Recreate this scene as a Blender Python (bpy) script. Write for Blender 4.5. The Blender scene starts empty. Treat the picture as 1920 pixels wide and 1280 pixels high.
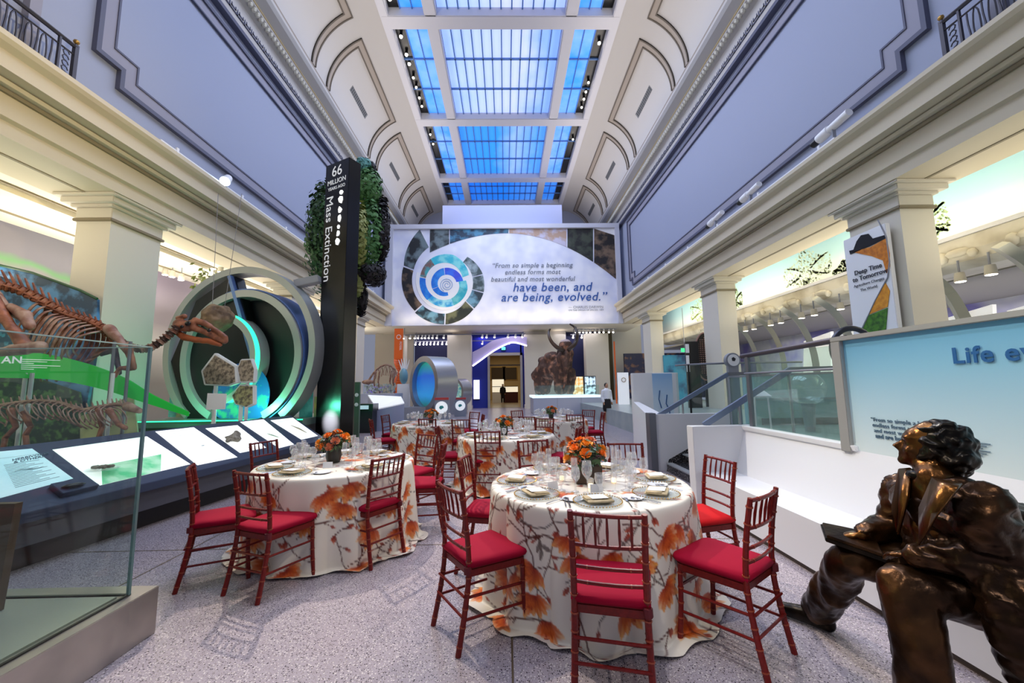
import bpy, bmesh, math, random
from mathutils import Vector, Matrix, noise
R = random.Random(7)
sin, cos, pi = math.sin, math.cos, math.pi
SC = bpy.context.scene
COL = SC.collection

# ---------------------------------------------------------------- camera
HC, FPX = 1.54, 740.0
_v = Vector(((948-960)/FPX, -(724-640)/FPX, 1.0)); _u = Vector((-.014, 1, 0)); _u.z = -(_v.x*_u.x+_v.y*_u.y)
_Y = _v.normalized(); _Z = _u.normalized(); _X = -_Z.cross(_Y)
if _X.x < 0: _X = -_X
AX = (_X, _Y, _Z)
def c2w(c): return Vector((AX[0].dot(c), AX[1].dot(c), AX[2].dot(c)))
cr, cu, cf = c2w(Vector((1, 0, 0))), c2w(Vector((0, 1, 0))), c2w(Vector((0, 0, 1)))
cam = bpy.data.cameras.new('camera'); cam.sensor_width = 36; cam.lens = FPX/1920*36; cam.clip_end = 300; cam.clip_start = .02
co = bpy.data.objects.new('camera', cam); COL.objects.link(co)
co.matrix_world = Matrix(((cr.x, cu.x, -cf.x, 0), (cr.y, cu.y, -cf.y, 0), (cr.z, cu.z, -cf.z, HC), (0, 0, 0, 1)))
SC.camera = co
def at(px, py, x=None, y=None, z=None):
    """the point seen at a photograph pixel on the plane of a real surface (x, y or z given)"""
    d = c2w(Vector(((px-960)/FPX, -(py-640)/FPX, 1.0)))
    if x is not None: t = x/d.x
    elif y is not None: t = y/d.y
    else: t = (z-HC)/d.z
    return Vector((0, 0, HC)) + d*t

# ---------------------------------------------------------------- world, exposure, lights
SC.view_settings.view_transform = 'Standard'; SC.view_settings.look = 'None'
SC.view_settings.exposure = 0.0; SC.view_settings.gamma = 1; SC.view_settings.use_curve_mapping = False
W = bpy.data.worlds.new('world'); SC.world = W; W.use_nodes = True
W.node_tree.nodes['Background'].inputs[0].default_value = (.55, .6, .8, 1)
W.node_tree.nodes['Background'].inputs[1].default_value = .38  # lavender ambient added as fill through the open end behind the camera
cy = SC.cycles
cy.max_bounces = 7; cy.diffuse_bounces = 4; cy.glossy_bounces = 3; cy.transmission_bounces = 4; cy.transparent_max_bounces = 24
cy.caustics_reflective = False; cy.caustics_refractive = False; cy.use_denoising = True; cy.sample_clamp_indirect = 4
LK, SK = .4, .42
def area(name, loc, size, power, col, rot=(0, 0, 0)):
    l = bpy.data.lights.new(name, 'AREA'); l.shape = 'RECTANGLE'; l.size, l.size_y = size; l.energy = power*LK; l.color = col
    o = bpy.data.objects.new(name, l); COL.objects.link(o); o.location = loc; o.rotation_euler = rot; return o
def spot(name, loc, target, power, col, ang=40, blend=.4, size=.08):
    l = bpy.data.lights.new(name, 'SPOT'); l.energy = power*SK; l.color = col; l.spot_size = math.radians(ang); l.spot_blend = blend; l.shadow_soft_size = size
    o = bpy.data.objects.new(name, l); COL.objects.link(o); o.location = loc
    o.rotation_euler = (Vector(target)-Vector(loc)).to_track_quat('-Z', 'Y').to_euler(); return o
WARM = (1, .84, .62); COOL = (.66, .76, 1); WHITE = (1, .97, .93)
for k, yy in enumerate((5, 11, 17, 23)):
    area('skylight_glow', (0, yy, 15.7), (8.5, 4.8), 1200, (.72, .8, 1))
for s in (-1, 1):
    for yy in (3.5, 10.5, 17.5, 24):   # cove light inside the aisles
        area('aisle_light', (s*10.3, yy, 4.2 if s < 0 else 4.95), (1.0, 5.5), 300 if s < 0 else 260, (1, .93, .8), (pi, 0, 0))
        area('aisle_downlight', (s*10.2, yy, 5.2), (1.5, 5.5), 90, (1, .92, .8))
    area('soffit_light', (s*9.35, 11, 3.7), (.3, 26), 420, (1, .93, .76), (pi, s*-.35, 0))
    area('cove_light', (s*5.2, 15, 12.6), (1.0, 26), 850, (1, .9, .8), (pi, s*-.35, 0))
spot('table_spot', (-5.0, 9.5, 10.5), (1.0, 2.6, 0), 8500, (1, .88, .7), 30, .3, .04)
spot('table_back_spot', (4.2, 11.5, 10.5), (.2, 2.2, 0), 5200, (1, .93, .82), 22, .3, .04)
spot('front_table_spot', (3.5, -2.5, 8.5), (.6, 3.0, .6), 700, WHITE, 30, .6)
spot('left_table_spot', (4.9, 1.0, 9.8), (-1.9, 4.0, .4), 2400, (1, .9, .75), 24, .5)
spot('floor_spot', (-4.5, 6.5, 10), (-.6, 1.6, 0), 1700, (1, .9, .76), 30, .5)
spot('far_table_spot', (-5, 3, 10), (0, 7.5, .5), 2200, WHITE, 34, .6)
spot('statue_spot', (-1.5, -1.5, 6.5), (2.3, 1.9, .8), 1500, (1, .93, .8), 30, .5)
spot('wall_wash_left', (5.2, 3, 11.5), (-7.8, 9, 7.0), 700, (.8, .8, 1), 75, .9)
spot('wall_wash_right', (-5.2, 2, 11.5), (7.8, 8, 8.0), 1000, (.7, .78, 1), 75, .9)
spot('cornice_wash_left', (3.5, 1, 5.0), (-7.6, 4.5, 6.1), 6500, (1, .78, .36), 50, .9)
spot('sign_wash', (0, 14, 12.5), (0, 25, 7.8), 1300, (.92, .94, 1), 62, .7)
area('sign_foot_wash', (0, 24.2, 5.6), (13, .2), 220, (1, .84, .6), (math.radians(160), 0, 0))
for x in (-5, 0, 5): area('far_hall_light', (x, 27.5, 5.2), (3, 2.5), 130, (.9, .86, 1))
spot('skeleton_spot', (-2.0, 1.5, 6.5), (-6.0, 5.8, 1.6), 1400, (1, .92, .82), 45, .6)  # unseen spot added to brighten the bones
spot('board_wash', (-.5, 1.5, 8.5), (3.0, 2.2, 1.0), 1500, (.95, .96, 1), 50, .8)  # added fill from the hall side, lightens the shadowed board
spot('mammoth_spot', (1.5, 19, 5.0), (3.2, 22.6, 2.2), 500, (1, .85, .75), 50, .6)  # extra lamp put in to make the mammoth brighter
for s in (-1, 1): spot('column_spot', (s*9.3, 2.0, 4.6), (s*8.25, 7.4, 3.4), 420, (1, .86, .62), 40, .8)
for yy in (5, 12, 19): area('gallery_light', (13.2, yy, 3.9), (2.5, 5), 420, (1, .97, .92))  # unseen lamps added to raise the brightness below the ledge
area('far_gallery_light', (0, 38, 5.0), (4, 12), 420, (1, .9, .7))
area('purple_wash', (-.5, 28.6, 5.2), (3, .3), 90, (.35, .25, 1))

# ---------------------------------------------------------------- materials
def lin(c):
    if isinstance(c, str): c = tuple(int(c[i:i+2], 16)/255 for i in (0, 2, 4))
    return tuple((x/12.92 if x <= .04045 else ((x+.055)/1.055)**2.4) for x in c[:3]) + (1,)
MATS = {}
def mat(name, col, rough=.5, metal=0, bump=None, var=None, emit=None, spec=.5, coat=0, alpha=None):
    if name in MATS: return MATS[name]
    m = bpy.data.materials.new(name); m.use_nodes = True; n = m.node_tree.nodes; L = m.node_tree.links
    b = n['Principled BSDF']; b.inputs['Base Color'].default_value = lin(col); b.inputs['Roughness'].default_value = rough
    b.inputs['Metallic'].default_value = metal; b.inputs['Specular IOR Level'].default_value = spec; b.inputs['Coat Weight'].default_value = coat
    if var or bump:
        tc = n.new('ShaderNodeTexCoord')
    if var:                                    # (scale, second colour, low, high, detail)
        no = n.new('ShaderNodeTexNoise'); no.inputs['Scale'].default_value = var[0]; no.inputs['Detail'].default_value = var[4] if len(var) > 4 else 3
        L.new(tc.outputs['Object'], no.inputs['Vector'])
        r = n.new('ShaderNodeValToRGB'); r.color_ramp.elements[0].color = lin(col); r.color_ramp.elements[1].color = lin(var[1])
        r.color_ramp.elements[0].position = var[2]; r.color_ramp.elements[1].position = var[3]
        L.new(no.outputs['Fac'], r.inputs[0]); L.new(r.outputs[0], b.inputs['Base Color'])
        if emit: L.new(r.outputs[0], b.inputs['Emission Color'])
    elif emit: b.inputs['Emission Color'].default_value = lin(col)
    if emit: b.inputs['Emission Strength'].default_value = emit
    if bump:
        nb = n.new('ShaderNodeTexNoise'); nb.inputs['Scale'].default_value = bump[0]; nb.inputs['Detail'].default_value = 4
        L.new(tc.outputs['Object'], nb.inputs['Vector'])
        bp = n.new('ShaderNodeBump'); bp.inputs['Strength'].default_value = bump[1]; bp.inputs['Distance'].default_value = .02
        L.new(nb.outputs['Fac'], bp.inputs['Height']); L.new(bp.outputs[0], b.inputs['Normal'])
    MATS[name] = m; return m
def glassmat(name, tint, refl=.1, solid=0.0, solidcol='ffffff', rough=.0, graze=.14):
    m = bpy.data.materials.new(name); m.use_nodes = True; n = m.node_tree.nodes; L = m.node_tree.links; n.clear()
    o = n.new('ShaderNodeOutputMaterial'); t = n.new('ShaderNodeBsdfTransparent'); t.inputs[0].default_value = lin(tint)
    g = n.new('ShaderNodeBsdfGlossy'); g.inputs['Roughness'].default_value = rough; g.inputs['Color'].default_value = (1, 1, 1, 1)
    lw = n.new('ShaderNodeLayerWeight'); lw.inputs[0].default_value = .22
    mr = n.new('ShaderNodeMath'); mr.operation = 'MULTIPLY_ADD'; mr.inputs[1].default_value = graze; mr.inputs[2].default_value = refl
    L.new(lw.outputs['Facing'], mr.inputs[0]); mx = n.new('ShaderNodeMixShader'); L.new(mr.outputs[0], mx.inputs[0])
    L.new(t.outputs[0], mx.inputs[1]); L.new(g.outputs[0], mx.inputs[2]); last = mx
    if solid:
        d = n.new('ShaderNodeBsdfDiffuse'); d.inputs[0].default_value = lin(solidcol); m2 = n.new('ShaderNodeMixShader'); m2.inputs[0].default_value = solid
        L.new(mx.outputs[0], m2.inputs[1]); L.new(d.outputs[0], m2.inputs[2]); last = m2
    L.new(last.outputs[0], o.inputs[0]); MATS[name] = m; return m
def gradmat(name, stops, axis, lo, hi, rough=.6, emit=0, noise_=0):
    """a printed gradient along one axis of the object"""
    m = bpy.data.materials.new(name); m.use_nodes = True; n = m.node_tree.nodes; L = m.node_tree.links; b = n['Principled BSDF']
    b.inputs['Roughness'].default_value = rough
    tc = n.new('ShaderNodeTexCoord'); sp = n.new('ShaderNodeSeparateXYZ'); L.new(tc.outputs['Object'], sp.inputs[0])
    mr = n.new('ShaderNodeMapRange'); mr.inputs[1].default_value = lo; mr.inputs[2].default_value = hi; L.new(sp.outputs[axis], mr.inputs[0])
    src = mr.outputs[0]
    if noise_:
        no = n.new('ShaderNodeTexNoise'); no.inputs['Scale'].default_value = .5; no.inputs['Detail'].default_value = 3; L.new(tc.outputs['Object'], no.inputs['Vector'])
        ma = n.new('ShaderNodeMath'); ma.operation = 'MULTIPLY_ADD'; ma.inputs[1].default_value = noise_; L.new(no.outputs['Fac'], ma.inputs[0]); L.new(mr.outputs[0], ma.inputs[2]); src = ma.outputs[0]
    r = n.new('ShaderNodeValToRGB'); e = r.color_ramp.elements
    e[0].position, e[0].color = stops[0][0], lin(stops[0][1]); e[1].position, e[1].color = stops[-1][0], lin(stops[-1][1])
    for p, c in stops[1:-1]: k = e.new(p); k.color = lin(c)
    L.new(src, r.inputs[0]); L.new(r.outputs[0], b.inputs['Base Color'])
    if emit: L.new(r.outputs[0], b.inputs['Emission Color']); b.inputs['Emission Strength'].default_value = emit
    MATS[name] = m; return m
def terrazzo(name, base, chip1, chip2, sc=55, rough=.22):
    m = bpy.data.materials.new(name); m.use_nodes = True; n = m.node_tree.nodes; L = m.node_tree.links; b = n['Principled BSDF']
    tc = n.new('ShaderNodeTexCoord'); prev = None
    rgb = n.new('ShaderNodeTexNoise'); rgb.inputs['Scale'].default_value = .8; L.new(tc.outputs['Object'], rgb.inputs['Vector'])
    r0 = n.new('ShaderNodeValToRGB'); r0.color_ramp.elements[0].color = lin(base); r0.color_ramp.elements[1].color = lin(tuple(min(1, x*1.08) for x in [int(base[i:i+2], 16)/255 for i in (0, 2, 4)]))
    L.new(rgb.outputs['Fac'], r0.inputs[0]); prev = r0.outputs[0]
    for k, (cc, s, th) in enumerate(((chip1, sc, .38), (chip2, sc*1.7, .42), ('cdc4c4', sc*.8, .34))):
        v = n.new('ShaderNodeTexVoronoi'); v.inputs['Scale'].default_value = s; L.new(tc.outputs['Object'], v.inputs['Vector'])
        wn = n.new('ShaderNodeSeparateColor'); L.new(v.outputs['Color'], wn.inputs[0])
        a = n.new('ShaderNodeMath'); a.operation = 'LESS_THAN'; a.inputs[1].default_value = th; L.new(v.outputs['Distance'], a.inputs[0])
        c = n.new('ShaderNodeMath'); c.operation = 'LESS_THAN'; c.inputs[1].default_value = .3; L.new(wn.outputs[k], c.inputs[0])
        ml = n.new('ShaderNodeMath'); ml.operation = 'MULTIPLY'; L.new(a.outputs[0], ml.inputs[0]); L.new(c.outputs[0], ml.inputs[1])
        mx = n.new('ShaderNodeMix'); mx.data_type = 'RGBA'; L.new(ml.outputs[0], mx.inputs[0]); L.new(prev, mx.inputs[6]); mx.inputs[7].default_value = lin(cc); prev = mx.outputs[2]
    L.new(prev, b.inputs['Base Color']); b.inputs['Roughness'].default_value = rough; MATS[name] = m; return m

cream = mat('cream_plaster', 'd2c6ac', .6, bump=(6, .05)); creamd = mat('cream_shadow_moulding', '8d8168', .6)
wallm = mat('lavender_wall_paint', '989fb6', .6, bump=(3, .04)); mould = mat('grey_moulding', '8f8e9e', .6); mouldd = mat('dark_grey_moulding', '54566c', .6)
vault = mat('vault_plaster', 'bdb9b5', .6); taupe = mat('taupe_moulding', 'a0958a', .6); taupd = mat('dark_taupe_moulding', '5f564c', .6)
white = mat('white_paint', 'eeeef0', .45); offw = mat('soft_white_paint', 'dcdce2', .5); frame = mat('skylight_frame_paint', 'd3d2d8', .5)
black = mat('black_lacquer', '0b0b0d', .3); dark = mat('dark_grey_metal', '2b2d33', .4, .4); steel = mat('brushed_steel', 'a9aaae', .34, .9, bump=(30, .03))
steeld = mat('dull_steel', '85868c', .45, .8); chrome = mat('polished_steel', 'd4d6da', .15, 1); greyp = mat('grey_paint', '8f929c', .5)
lampm = mat('lamp_glow', 'fff6e6', .5, emit=9); lampw = mat('warm_lamp_glow', 'ffdf9a', .5, emit=8)

# ---------------------------------------------------------------- geometry helpers
OFF = {}
ORD = 'first second third fourth fifth sixth seventh eighth ninth tenth eleventh twelfth thirteenth fourteenth fifteenth sixteenth'.split()
class MB:
    def __init__(s): s.v = []; s.f = []; s.mi = []; s.m = 0
    def add(s, vs, fs):
        b = len(s.v); s.v += [Vector(p) for p in vs]; s.f += [tuple(b+i for i in f) for f in fs]; s.mi += [s.m]*len(fs); return s
    def box(s, a, b):
        x0, y0, z0 = a; x1, y1, z1 = b
        return s.add([(x0, y0, z0), (x1, y0, z0), (x1, y1, z0), (x0, y1, z0), (x0, y0, z1), (x1, y0, z1), (x1, y1, z1), (x0, y1, z1)],
                     [(0, 3, 2, 1), (4, 5, 6, 7), (0, 1, 5, 4), (1, 2, 6, 5), (2, 3, 7, 6), (3, 0, 4, 7)])
    def hexa(s, p):   # eight corners, bottom four then top four
        return s.add(p, [(0, 3, 2, 1), (4, 5, 6, 7), (0, 1, 5, 4), (1, 2, 6, 5), (2, 3, 7, 6), (3, 0, 4, 7)])
    def bar(s, a, b, w, h=None, up=(0, 0, 1)):
        a, b = Vector(a), Vector(b); h = h or w; d = (b-a).normalized(); up = Vector(up)
        if abs(d.dot(up)) > .98: up = Vector((1, 0, 0)) if abs(d.x) < .9 else Vector((0, 1, 0))
        x = d.cross(up).normalized()*w/2; y = x.cross(d).normalized()*h/2
        return s.hexa([a-x-y, a+x-y, b+x-y, b-x-y, a-x+y, a+x+y, b+x+y, b-x+y])
    def tube(s, pts, rad, n=8, cap=True, flat=1.0, up=(0, 0, 1)):
        pts = [Vector(p) for p in pts]; rad = rad if hasattr(rad, '__len__') else [rad]*len(pts); b = len(s.v); vs = []; px = None
        for i, p in enumerate(pts):
            d = (pts[min(i+1, len(pts)-1)]-pts[max(i-1, 0)]).normalized(); u = Vector(up)
            if px is None:
                if abs(d.dot(u)) > .95: u = Vector((1, 0, 0)) if abs(d.x) < .9 else Vector((0, 1, 0))
                x = d.cross(u).normalized()
            else: x = (px-d*px.dot(d)).normalized()
            px = x; y = d.cross(x)
            for k in range(n):
                a = 2*pi*k/n; vs.append(p+x*cos(a)*rad[i]+y*sin(a)*rad[i]*flat)
        fs = [(i*n+k, i*n+(k+1) % n, (i+1)*n+(k+1) % n, (i+1)*n+k) for i in range(len(pts)-1) for k in range(n)]
        if cap: fs += [tuple(range(n-1, -1, -1)), tuple((len(pts)-1)*n+k for k in range(n))]
        return s.add(vs, fs)
    def cyl(s, a, b, r0, r1=None, n=12): return s.tube([a, b], [r0, r0 if r1 is None else r1], n)
    def lathe(s, prof, n=16, c=(0, 0, 0)):
        c = Vector(c); vs = [c+Vector((r*cos(2*pi*k/n), r*sin(2*pi*k/n), z)) for r, z in prof for k in range(n)]
        fs = [(i*n+k, i*n+(k+1) % n, (i+1)*n+(k+1) % n, (i+1)*n+k) for i in range(len(prof)-1) for k in range(n)]
        return s.add(vs, fs)
    def ball(s, c, r, n=10, m=6, rot=None):
        r = r if hasattr(r, '__len__') else (r, r, r); vs = []; c = Vector(c)
        for j in range(m+1):
            th = pi*j/m
            for k in range(n):
                p = Vector((r[0]*sin(th)*cos(2*pi*k/n), r[1]*sin(th)*sin(2*pi*k/n), r[2]*cos(th)))
                if rot is not None: p = rot @ p
                vs.append(c+p)
        return s.add(vs, [(j*n+k, (j+1)*n+k, (j+1)*n+(k+1) % n, j*n+(k+1) % n) for j in range(m) for k in range(n)])
    def prism(s, poly, d):      # 3D polygon pushed along d
        d = Vector(d); n = len(poly); P = [Vector(p) for p in poly]
        return s.add(P+[p+d for p in P], [tuple(range(n-1, -1, -1)), tuple(range(n, 2*n))]+[(i, (i+1) % n, n+(i+1) % n, n+i) for i in range(n)])
    def grid(s, fn, nu, nv, wrap=False):
        vs = [fn(i/(nu if wrap else nu-1), j/(nv-1)) for j in range(nv) for i in range(nu)]
        fs = [(j*nu+i, j*nu+(i+1) % nu, (j+1)*nu+(i+1) % nu, (j+1)*nu+i) for j in range(nv-1) for i in range(nu if wrap else nu-1)]
        return s.add(vs, fs)
    def build(s, name, m=None, parent=None, smooth=False, bevel=0, recalc=True):
        off = OFF.get(parent.name, Vector()) if parent else Vector()
        me = bpy.data.meshes.new(name); me.from_pydata([p-off for p in s.v], [], s.f)
        for mm in (m if isinstance(m, (list, tuple)) else [m]):
            if mm: me.materials.append(mm)
        if isinstance(m, (list, tuple)): me.polygons.foreach_set('material_index', s.mi)
        if recalc or bevel:
            bm = bmesh.new(); bm.from_mesh(me); bmesh.ops.remove_doubles(bm, verts=bm.verts, dist=1e-6)
            bmesh.ops.recalc_face_normals(bm, faces=bm.faces)
            if bevel: bmesh.ops.bevel(bm, geom=[e for e in bm.edges if e.is_manifold and e.calc_face_angle(0) > .6], offset=bevel, segments=2, affect='EDGES', clamp_overlap=True)
            bm.to_mesh(me); bm.free()
        if smooth: me.polygons.foreach_set('use_smooth', [True]*len(me.polygons))
        if smooth == 'auto': me.set_sharp_from_angle(angle=.7)
        o = bpy.data.objects.new(name, me); COL.objects.link(o)
        if parent: o.parent = parent; OFF[o.name] = off
        return o
def tag(o, label=None, cat=None, group=None, kind=None):
    if label: o['label'] = label
    if cat: o['category'] = cat
    if group: o['group'] = group
    if kind: o['kind'] = kind
    return o
def thing(name, label, cat, loc=(0, 0, 0), group=None):
    o = bpy.data.objects.new(name, None); COL.objects.link(o); o.location = loc; o.empty_display_size = .1; OFF[o.name] = Vector(loc)
    return tag(o, label, cat, group)
def struct(name, mb, m, parent=None, **k):
    o = mb.build(name, m, parent, **k)
    if parent is None: o['kind'] = 'structure'
    return o
def dup(o, parent=None):
    c = o.copy(); COL.objects.link(c); c.parent = parent
    for ch in kids(o): dup(ch, c)
    return c
KID = {}
def kids(o): return [x for x in bpy.data.objects if x.parent == o] if o.name not in KID else KID[o.name]
def clone(root, loc, rz=0, label=None, group=None, scale=None):
    c = root.copy(); COL.objects.link(c); c.location = loc; c.rotation_euler = (0, 0, rz)
    if scale: c.scale = scale
    if label: c['label'] = label
    if group: c['group'] = group
    for ch in root['_k']:
        o = bpy.data.objects[ch]; d = o.copy(); COL.objects.link(d); d.parent = c
        for g2 in o.get('_k', []):
            q = bpy.data.objects[g2]; e = q.copy(); COL.objects.link(e); e.parent = d
    return c
def seal(root):      # remember the parts of a thing so that clones are quick
    root['_k'] = [x.name for x in root.children]
    for ch in root.children:
        if ch.children: ch['_k'] = [x.name for x in ch.children]
    return root
def text(s, size, m, origin, right, upv, parent, name='lettering', align='LEFT', bold=0, shear=0, ext=.002, space=1.0):
    cu_ = bpy.data.curves.new('t', 'FONT'); cu_.body = s; cu_.size = size; cu_.align_x = align; cu_.extrude = ext; cu_.offset = bold; cu_.shear = shear; cu_.resolution_u = 3; cu_.space_character = space
    ob = bpy.data.objects.new('t', cu_); 
    me = bpy.data.meshes.new_from_object(ob); bpy.data.objects.remove(ob); bpy.data.curves.remove(cu_)
    r_, u_ = Vector(right).normalized(), Vector(upv).normalized(); n_ = r_.cross(u_); off = OFF.get(parent.name, Vector()) if parent else Vector()
    M_ = Matrix(((r_.x, u_.x, n_.x, origin[0]-off.x), (r_.y, u_.y, n_.y, origin[1]-off.y), (r_.z, u_.z, n_.z, origin[2]-off.z), (0, 0, 0, 1)))
    me.transform(M_); me.materials.clear(); me.materials.append(m); o = bpy.data.objects.new(name, me); COL.objects.link(o)
    if len(s) > 1: o['kind'] = 'stuff'
    if parent: o.parent = parent; OFF[o.name] = off
    return o
def letters(s, size, m, origin, right, upv, parent, align='LEFT', bold=0, shear=0, space=1.0):
    # every letter a part of its own, set where it falls in the whole line
    dg = lambda b_: _bounds(b_, size, bold, shear, space)
    full = dg(s); off = -(full[0]+full[1])/2 if align == 'CENTER' else 0; r_ = Vector(right).normalized()
    for k, ch in enumerate(s):
        if ch == ' ': continue
        pb, cb = dg(s[:k+1]), dg(ch); text(ch, size, m, Vector(origin)+r_*(off+pb[1]-cb[1]), right, upv, parent, 'letter', 'LEFT', bold, shear)
def _bounds(b_, size, bold, shear, space):
    c_ = bpy.data.curves.new('t', 'FONT'); c_.body = b_; c_.size = size; c_.offset = bold; c_.shear = shear; c_.resolution_u = 3; c_.space_character = space
    ob = bpy.data.objects.new('t', c_); me = bpy.data.meshes.new_from_object(ob); bpy.data.objects.remove(ob); bpy.data.curves.remove(c_)
    xs = [v.co.x for v in me.vertices]; bpy.data.meshes.remove(me); return (min(xs), max(xs)) if xs else (0, 0)
def remesh(mb, name, m, parent=None, vox=.02, sm=3, disp=None, it=1, smooth=True):
    """one continuous skin grown over overlapping volumes"""
    me = bpy.data.meshes.new('raw'); me.from_pydata([tuple(p) for p in mb.v], [], mb.f); ob = bpy.data.objects.new('raw', me); COL.objects.link(ob)
    bm = bmesh.new(); bm.from_mesh(me); bmesh.ops.recalc_face_normals(bm, faces=bm.faces); bm.to_mesh(me); bm.free()
    r = ob.modifiers.new('r', 'REMESH'); r.mode = 'VOXEL'; r.voxel_size = vox
    q = ob.modifiers.new('s', 'SMOOTH'); q.iterations = sm; q.factor = .6
    me2 = bpy.data.meshes.new_from_object(ob.evaluated_get(bpy.context.evaluated_depsgraph_get())); bpy.data.objects.remove(ob)
    off = OFF.get(parent.name, Vector()) if parent else Vector()
    if disp:
        nn = [v.normal.copy() for v in me2.vertices]
        for v, n_ in zip(me2.vertices, nn): v.co += n_*disp(v.co, n_)
    me2.transform(Matrix.Translation(-off)); me2.materials.clear(); me2.materials.append(m)
    me2.polygons.foreach_set('use_smooth', [smooth]*len(me2.polygons)); me2.name = name
    o = bpy.data.objects.new(name, me2); COL.objects.link(o)
    if parent: o.parent = parent; OFF[o.name] = off
    return o
def cat(pts, n=6):
    """smooth curve through points"""
    P = [Vector(p) for p in pts]; P = [P[0]*2-P[1]]+P+[P[-1]*2-P[-2]]; out = []
    for i in range(1, len(P)-2):
        a, b, c, d = P[i-1:i+3]
        for k in range(n):
            t = k/n; out.append(.5*((2*b)+(c-a)*t+(2*a-5*b+4*c-d)*t*t+(3*b-a-3*c+d)*t**3))
    out.append(P[-2]); return out

# ================================================================ STRUCTURE
XW = 7.85; ZS = 5.45
floorm = terrazzo('terrazzo', '9b929a', '3a343d', '7a6f6c', 95); dterr = terrazzo('black_terrazzo', '17181a', '8d8f92', '55575a', 90)
fl = struct('floor', MB().box((-14, -3, -.2), (14, 29.3, 0)), floorm)
g = MB()
for x in (-6.2, -3.1, 0.02, 3.1): g.box((x-.006, -3, .0), (x+.006, 29, .0015))
for y in (1.0, 4.1, 7.2, 10.3, 13.4, 16.5, 19.6, 22.7, 25.8): g.box((-7.5, y-.006, .0), (2.4, y+.006, .0015))
g.build('divider_strip', mat('brass_strip', '6d5f4a', .4, .5), fl)
for s, nm in ((-1, 'left'), (1, 'right')):
    w = struct('wall_'+nm, MB().box((s*XW, -3, 6.2), (s*(XW+.6), 31, 13.6)), wallm)
    # stepped panel moulding
    def ring(o_, m_, off0, off1, d):
        P = [(7.0, 11.75), (7.0, 8.05), (7.5, 8.05), (7.5, 7.65), (23.6, 7.65), (23.6, 8.05), (24.1, 8.05), (24.1, 11.75)]
        P = [(y-.0, z) for y, z in P]
        if s > 0: P = [(y-.62 if y < 10 else y-.3, z-.14 if z < 9 else z) for y, z in P]
        def inset(k):
            out = []; n = len(P)
            for i in range(n):
                a, b, c = P[i-1], P[i], P[(i+1) % n]
                d1 = Vector((b[0]-a[0], b[1]-a[1])).normalized(); d2 = Vector((c[0]-b[0], c[1]-b[1])).normalized()
                n1 = Vector((-d1.y, d1.x)); n2 = Vector((-d2.y, d2.x)); mm = (n1+n2)/(1+n1.dot(n2)); out.append((b[0]+mm.x*k, b[1]+mm.y*k))
            return out
        A, B = inset(off0), inset(off1); n = len(A); X0, X1 = s*(XW-.001), s*(XW-d); g = MB()
        vs = [(X, y, z) for X in (X0, X1) for Q in (A, B) for y, z in Q]
        fs = []
        for i in range(n):
            j = (i+1) % n; fs += [(2*n+i, 2*n+j, 3*n+j, 3*n+i), (i, j, 2*n+j, 2*n+i), (n+i, n+j, 3*n+j, 3*n+i)]
        return g.add(vs, fs).build(o_, m_, w)
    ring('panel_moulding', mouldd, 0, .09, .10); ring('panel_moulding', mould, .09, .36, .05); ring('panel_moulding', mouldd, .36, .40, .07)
    # balcony window surround
    yb = 6.1 if s < 0 else 5.5
    g = MB()
    for dy, ww in ((0, .16), (.42, .1), (.6, .1)): g.box((s*(XW-.12), yb-dy-ww, 6.7), (s*XW, yb-dy, 12))
    g.build('window_surround', mould, w)
    MB().box((s*(XW-.02), yb-3.4, 6.7), (s*XW, yb-.72, 12)).build('window_recess', mouldd, w)
    # entablature and cornice, one swept profile per member
    def sweep(prof, nm_, m_, y0=-3, y1=25.2, par=None):
        g = MB(); n = len(prof); g.prism([(s*x, y0, z) for x, z in prof], (0, y1-y0, 0)); return g.build(nm_, m_, par)
    en = sweep([(7.62, ZS), (8.95, ZS), (8.95, 6.7), (7.62, 6.7)], 'trim_1' if s < 0 else 'trim_2', cream); en['kind'] = 'structure'
    sweep([(7.55, 5.72), (7.63, 5.68), (7.63, 5.76), (7.55, 5.76)], 'fillet', cream, par=en)
    sweep([(7.55, 5.76), (7.63, 5.76), (7.63, 6.06), (7.55, 6.06)], 'fascia', cream, par=en)
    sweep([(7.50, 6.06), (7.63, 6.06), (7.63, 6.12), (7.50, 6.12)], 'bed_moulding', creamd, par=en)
    sweep([(7.42, 6.14), (7.63, 6.12), (7.63, 6.22), (7.40, 6.20)], 'bed_moulding', cream, par=en)
    sweep([(7.22, 6.24), (7.63, 6.20), (7.63, 6.5), (7.22, 6.5)], 'corona', cream, par=en)
    sweep([(7.08, 6.62), (7.12, 6.56), (7.22, 6.5), (7.63, 6.5), (7.63, 6.7), (7.08, 6.7)], 'cornice_lip', cream, par=en)
    # upper cornice under the vault
    uc = sweep([(7.74, 12.1), (7.9, 12.1), (7.9, 13.45), (7.0, 13.45), (7.0, 13.3), (7.08, 13.2), (7.35, 13.05), (7.35, 12.95), (7.62, 12.8), (7.7, 12.3)], 'trim_3' if s < 0 else 'trim_4', vault, y1=31); uc['kind'] = 'structure'
    sweep([(7.66, 12.02), (7.86, 12.02), (7.86, 12.14), (7.66, 12.14)], 'bead', mouldd, y1=31, par=uc)
    sweep([(7.02, 13.36), (7.2, 13.36), (7.2, 13.46), (6.98, 13.46)], 'bead', taupe, y1=31, par=uc)
    sweep([(7.33, 13.0), (7.4, 12.96), (7.4, 13.02), (7.33, 13.06)], 'bead', mat('ochre_moulding', 'a89468', .6), y1=31, par=uc)
    g = MB()
    for i in range(150): y = 5+i*.17; g.ball((s*7.42, y, 12.88), (.09, .055, .09), 6, 4)
    tag(g.build('egg_ornament', mat('bone_white', 'd9d4c4', .5), uc), kind='stuff')
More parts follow.
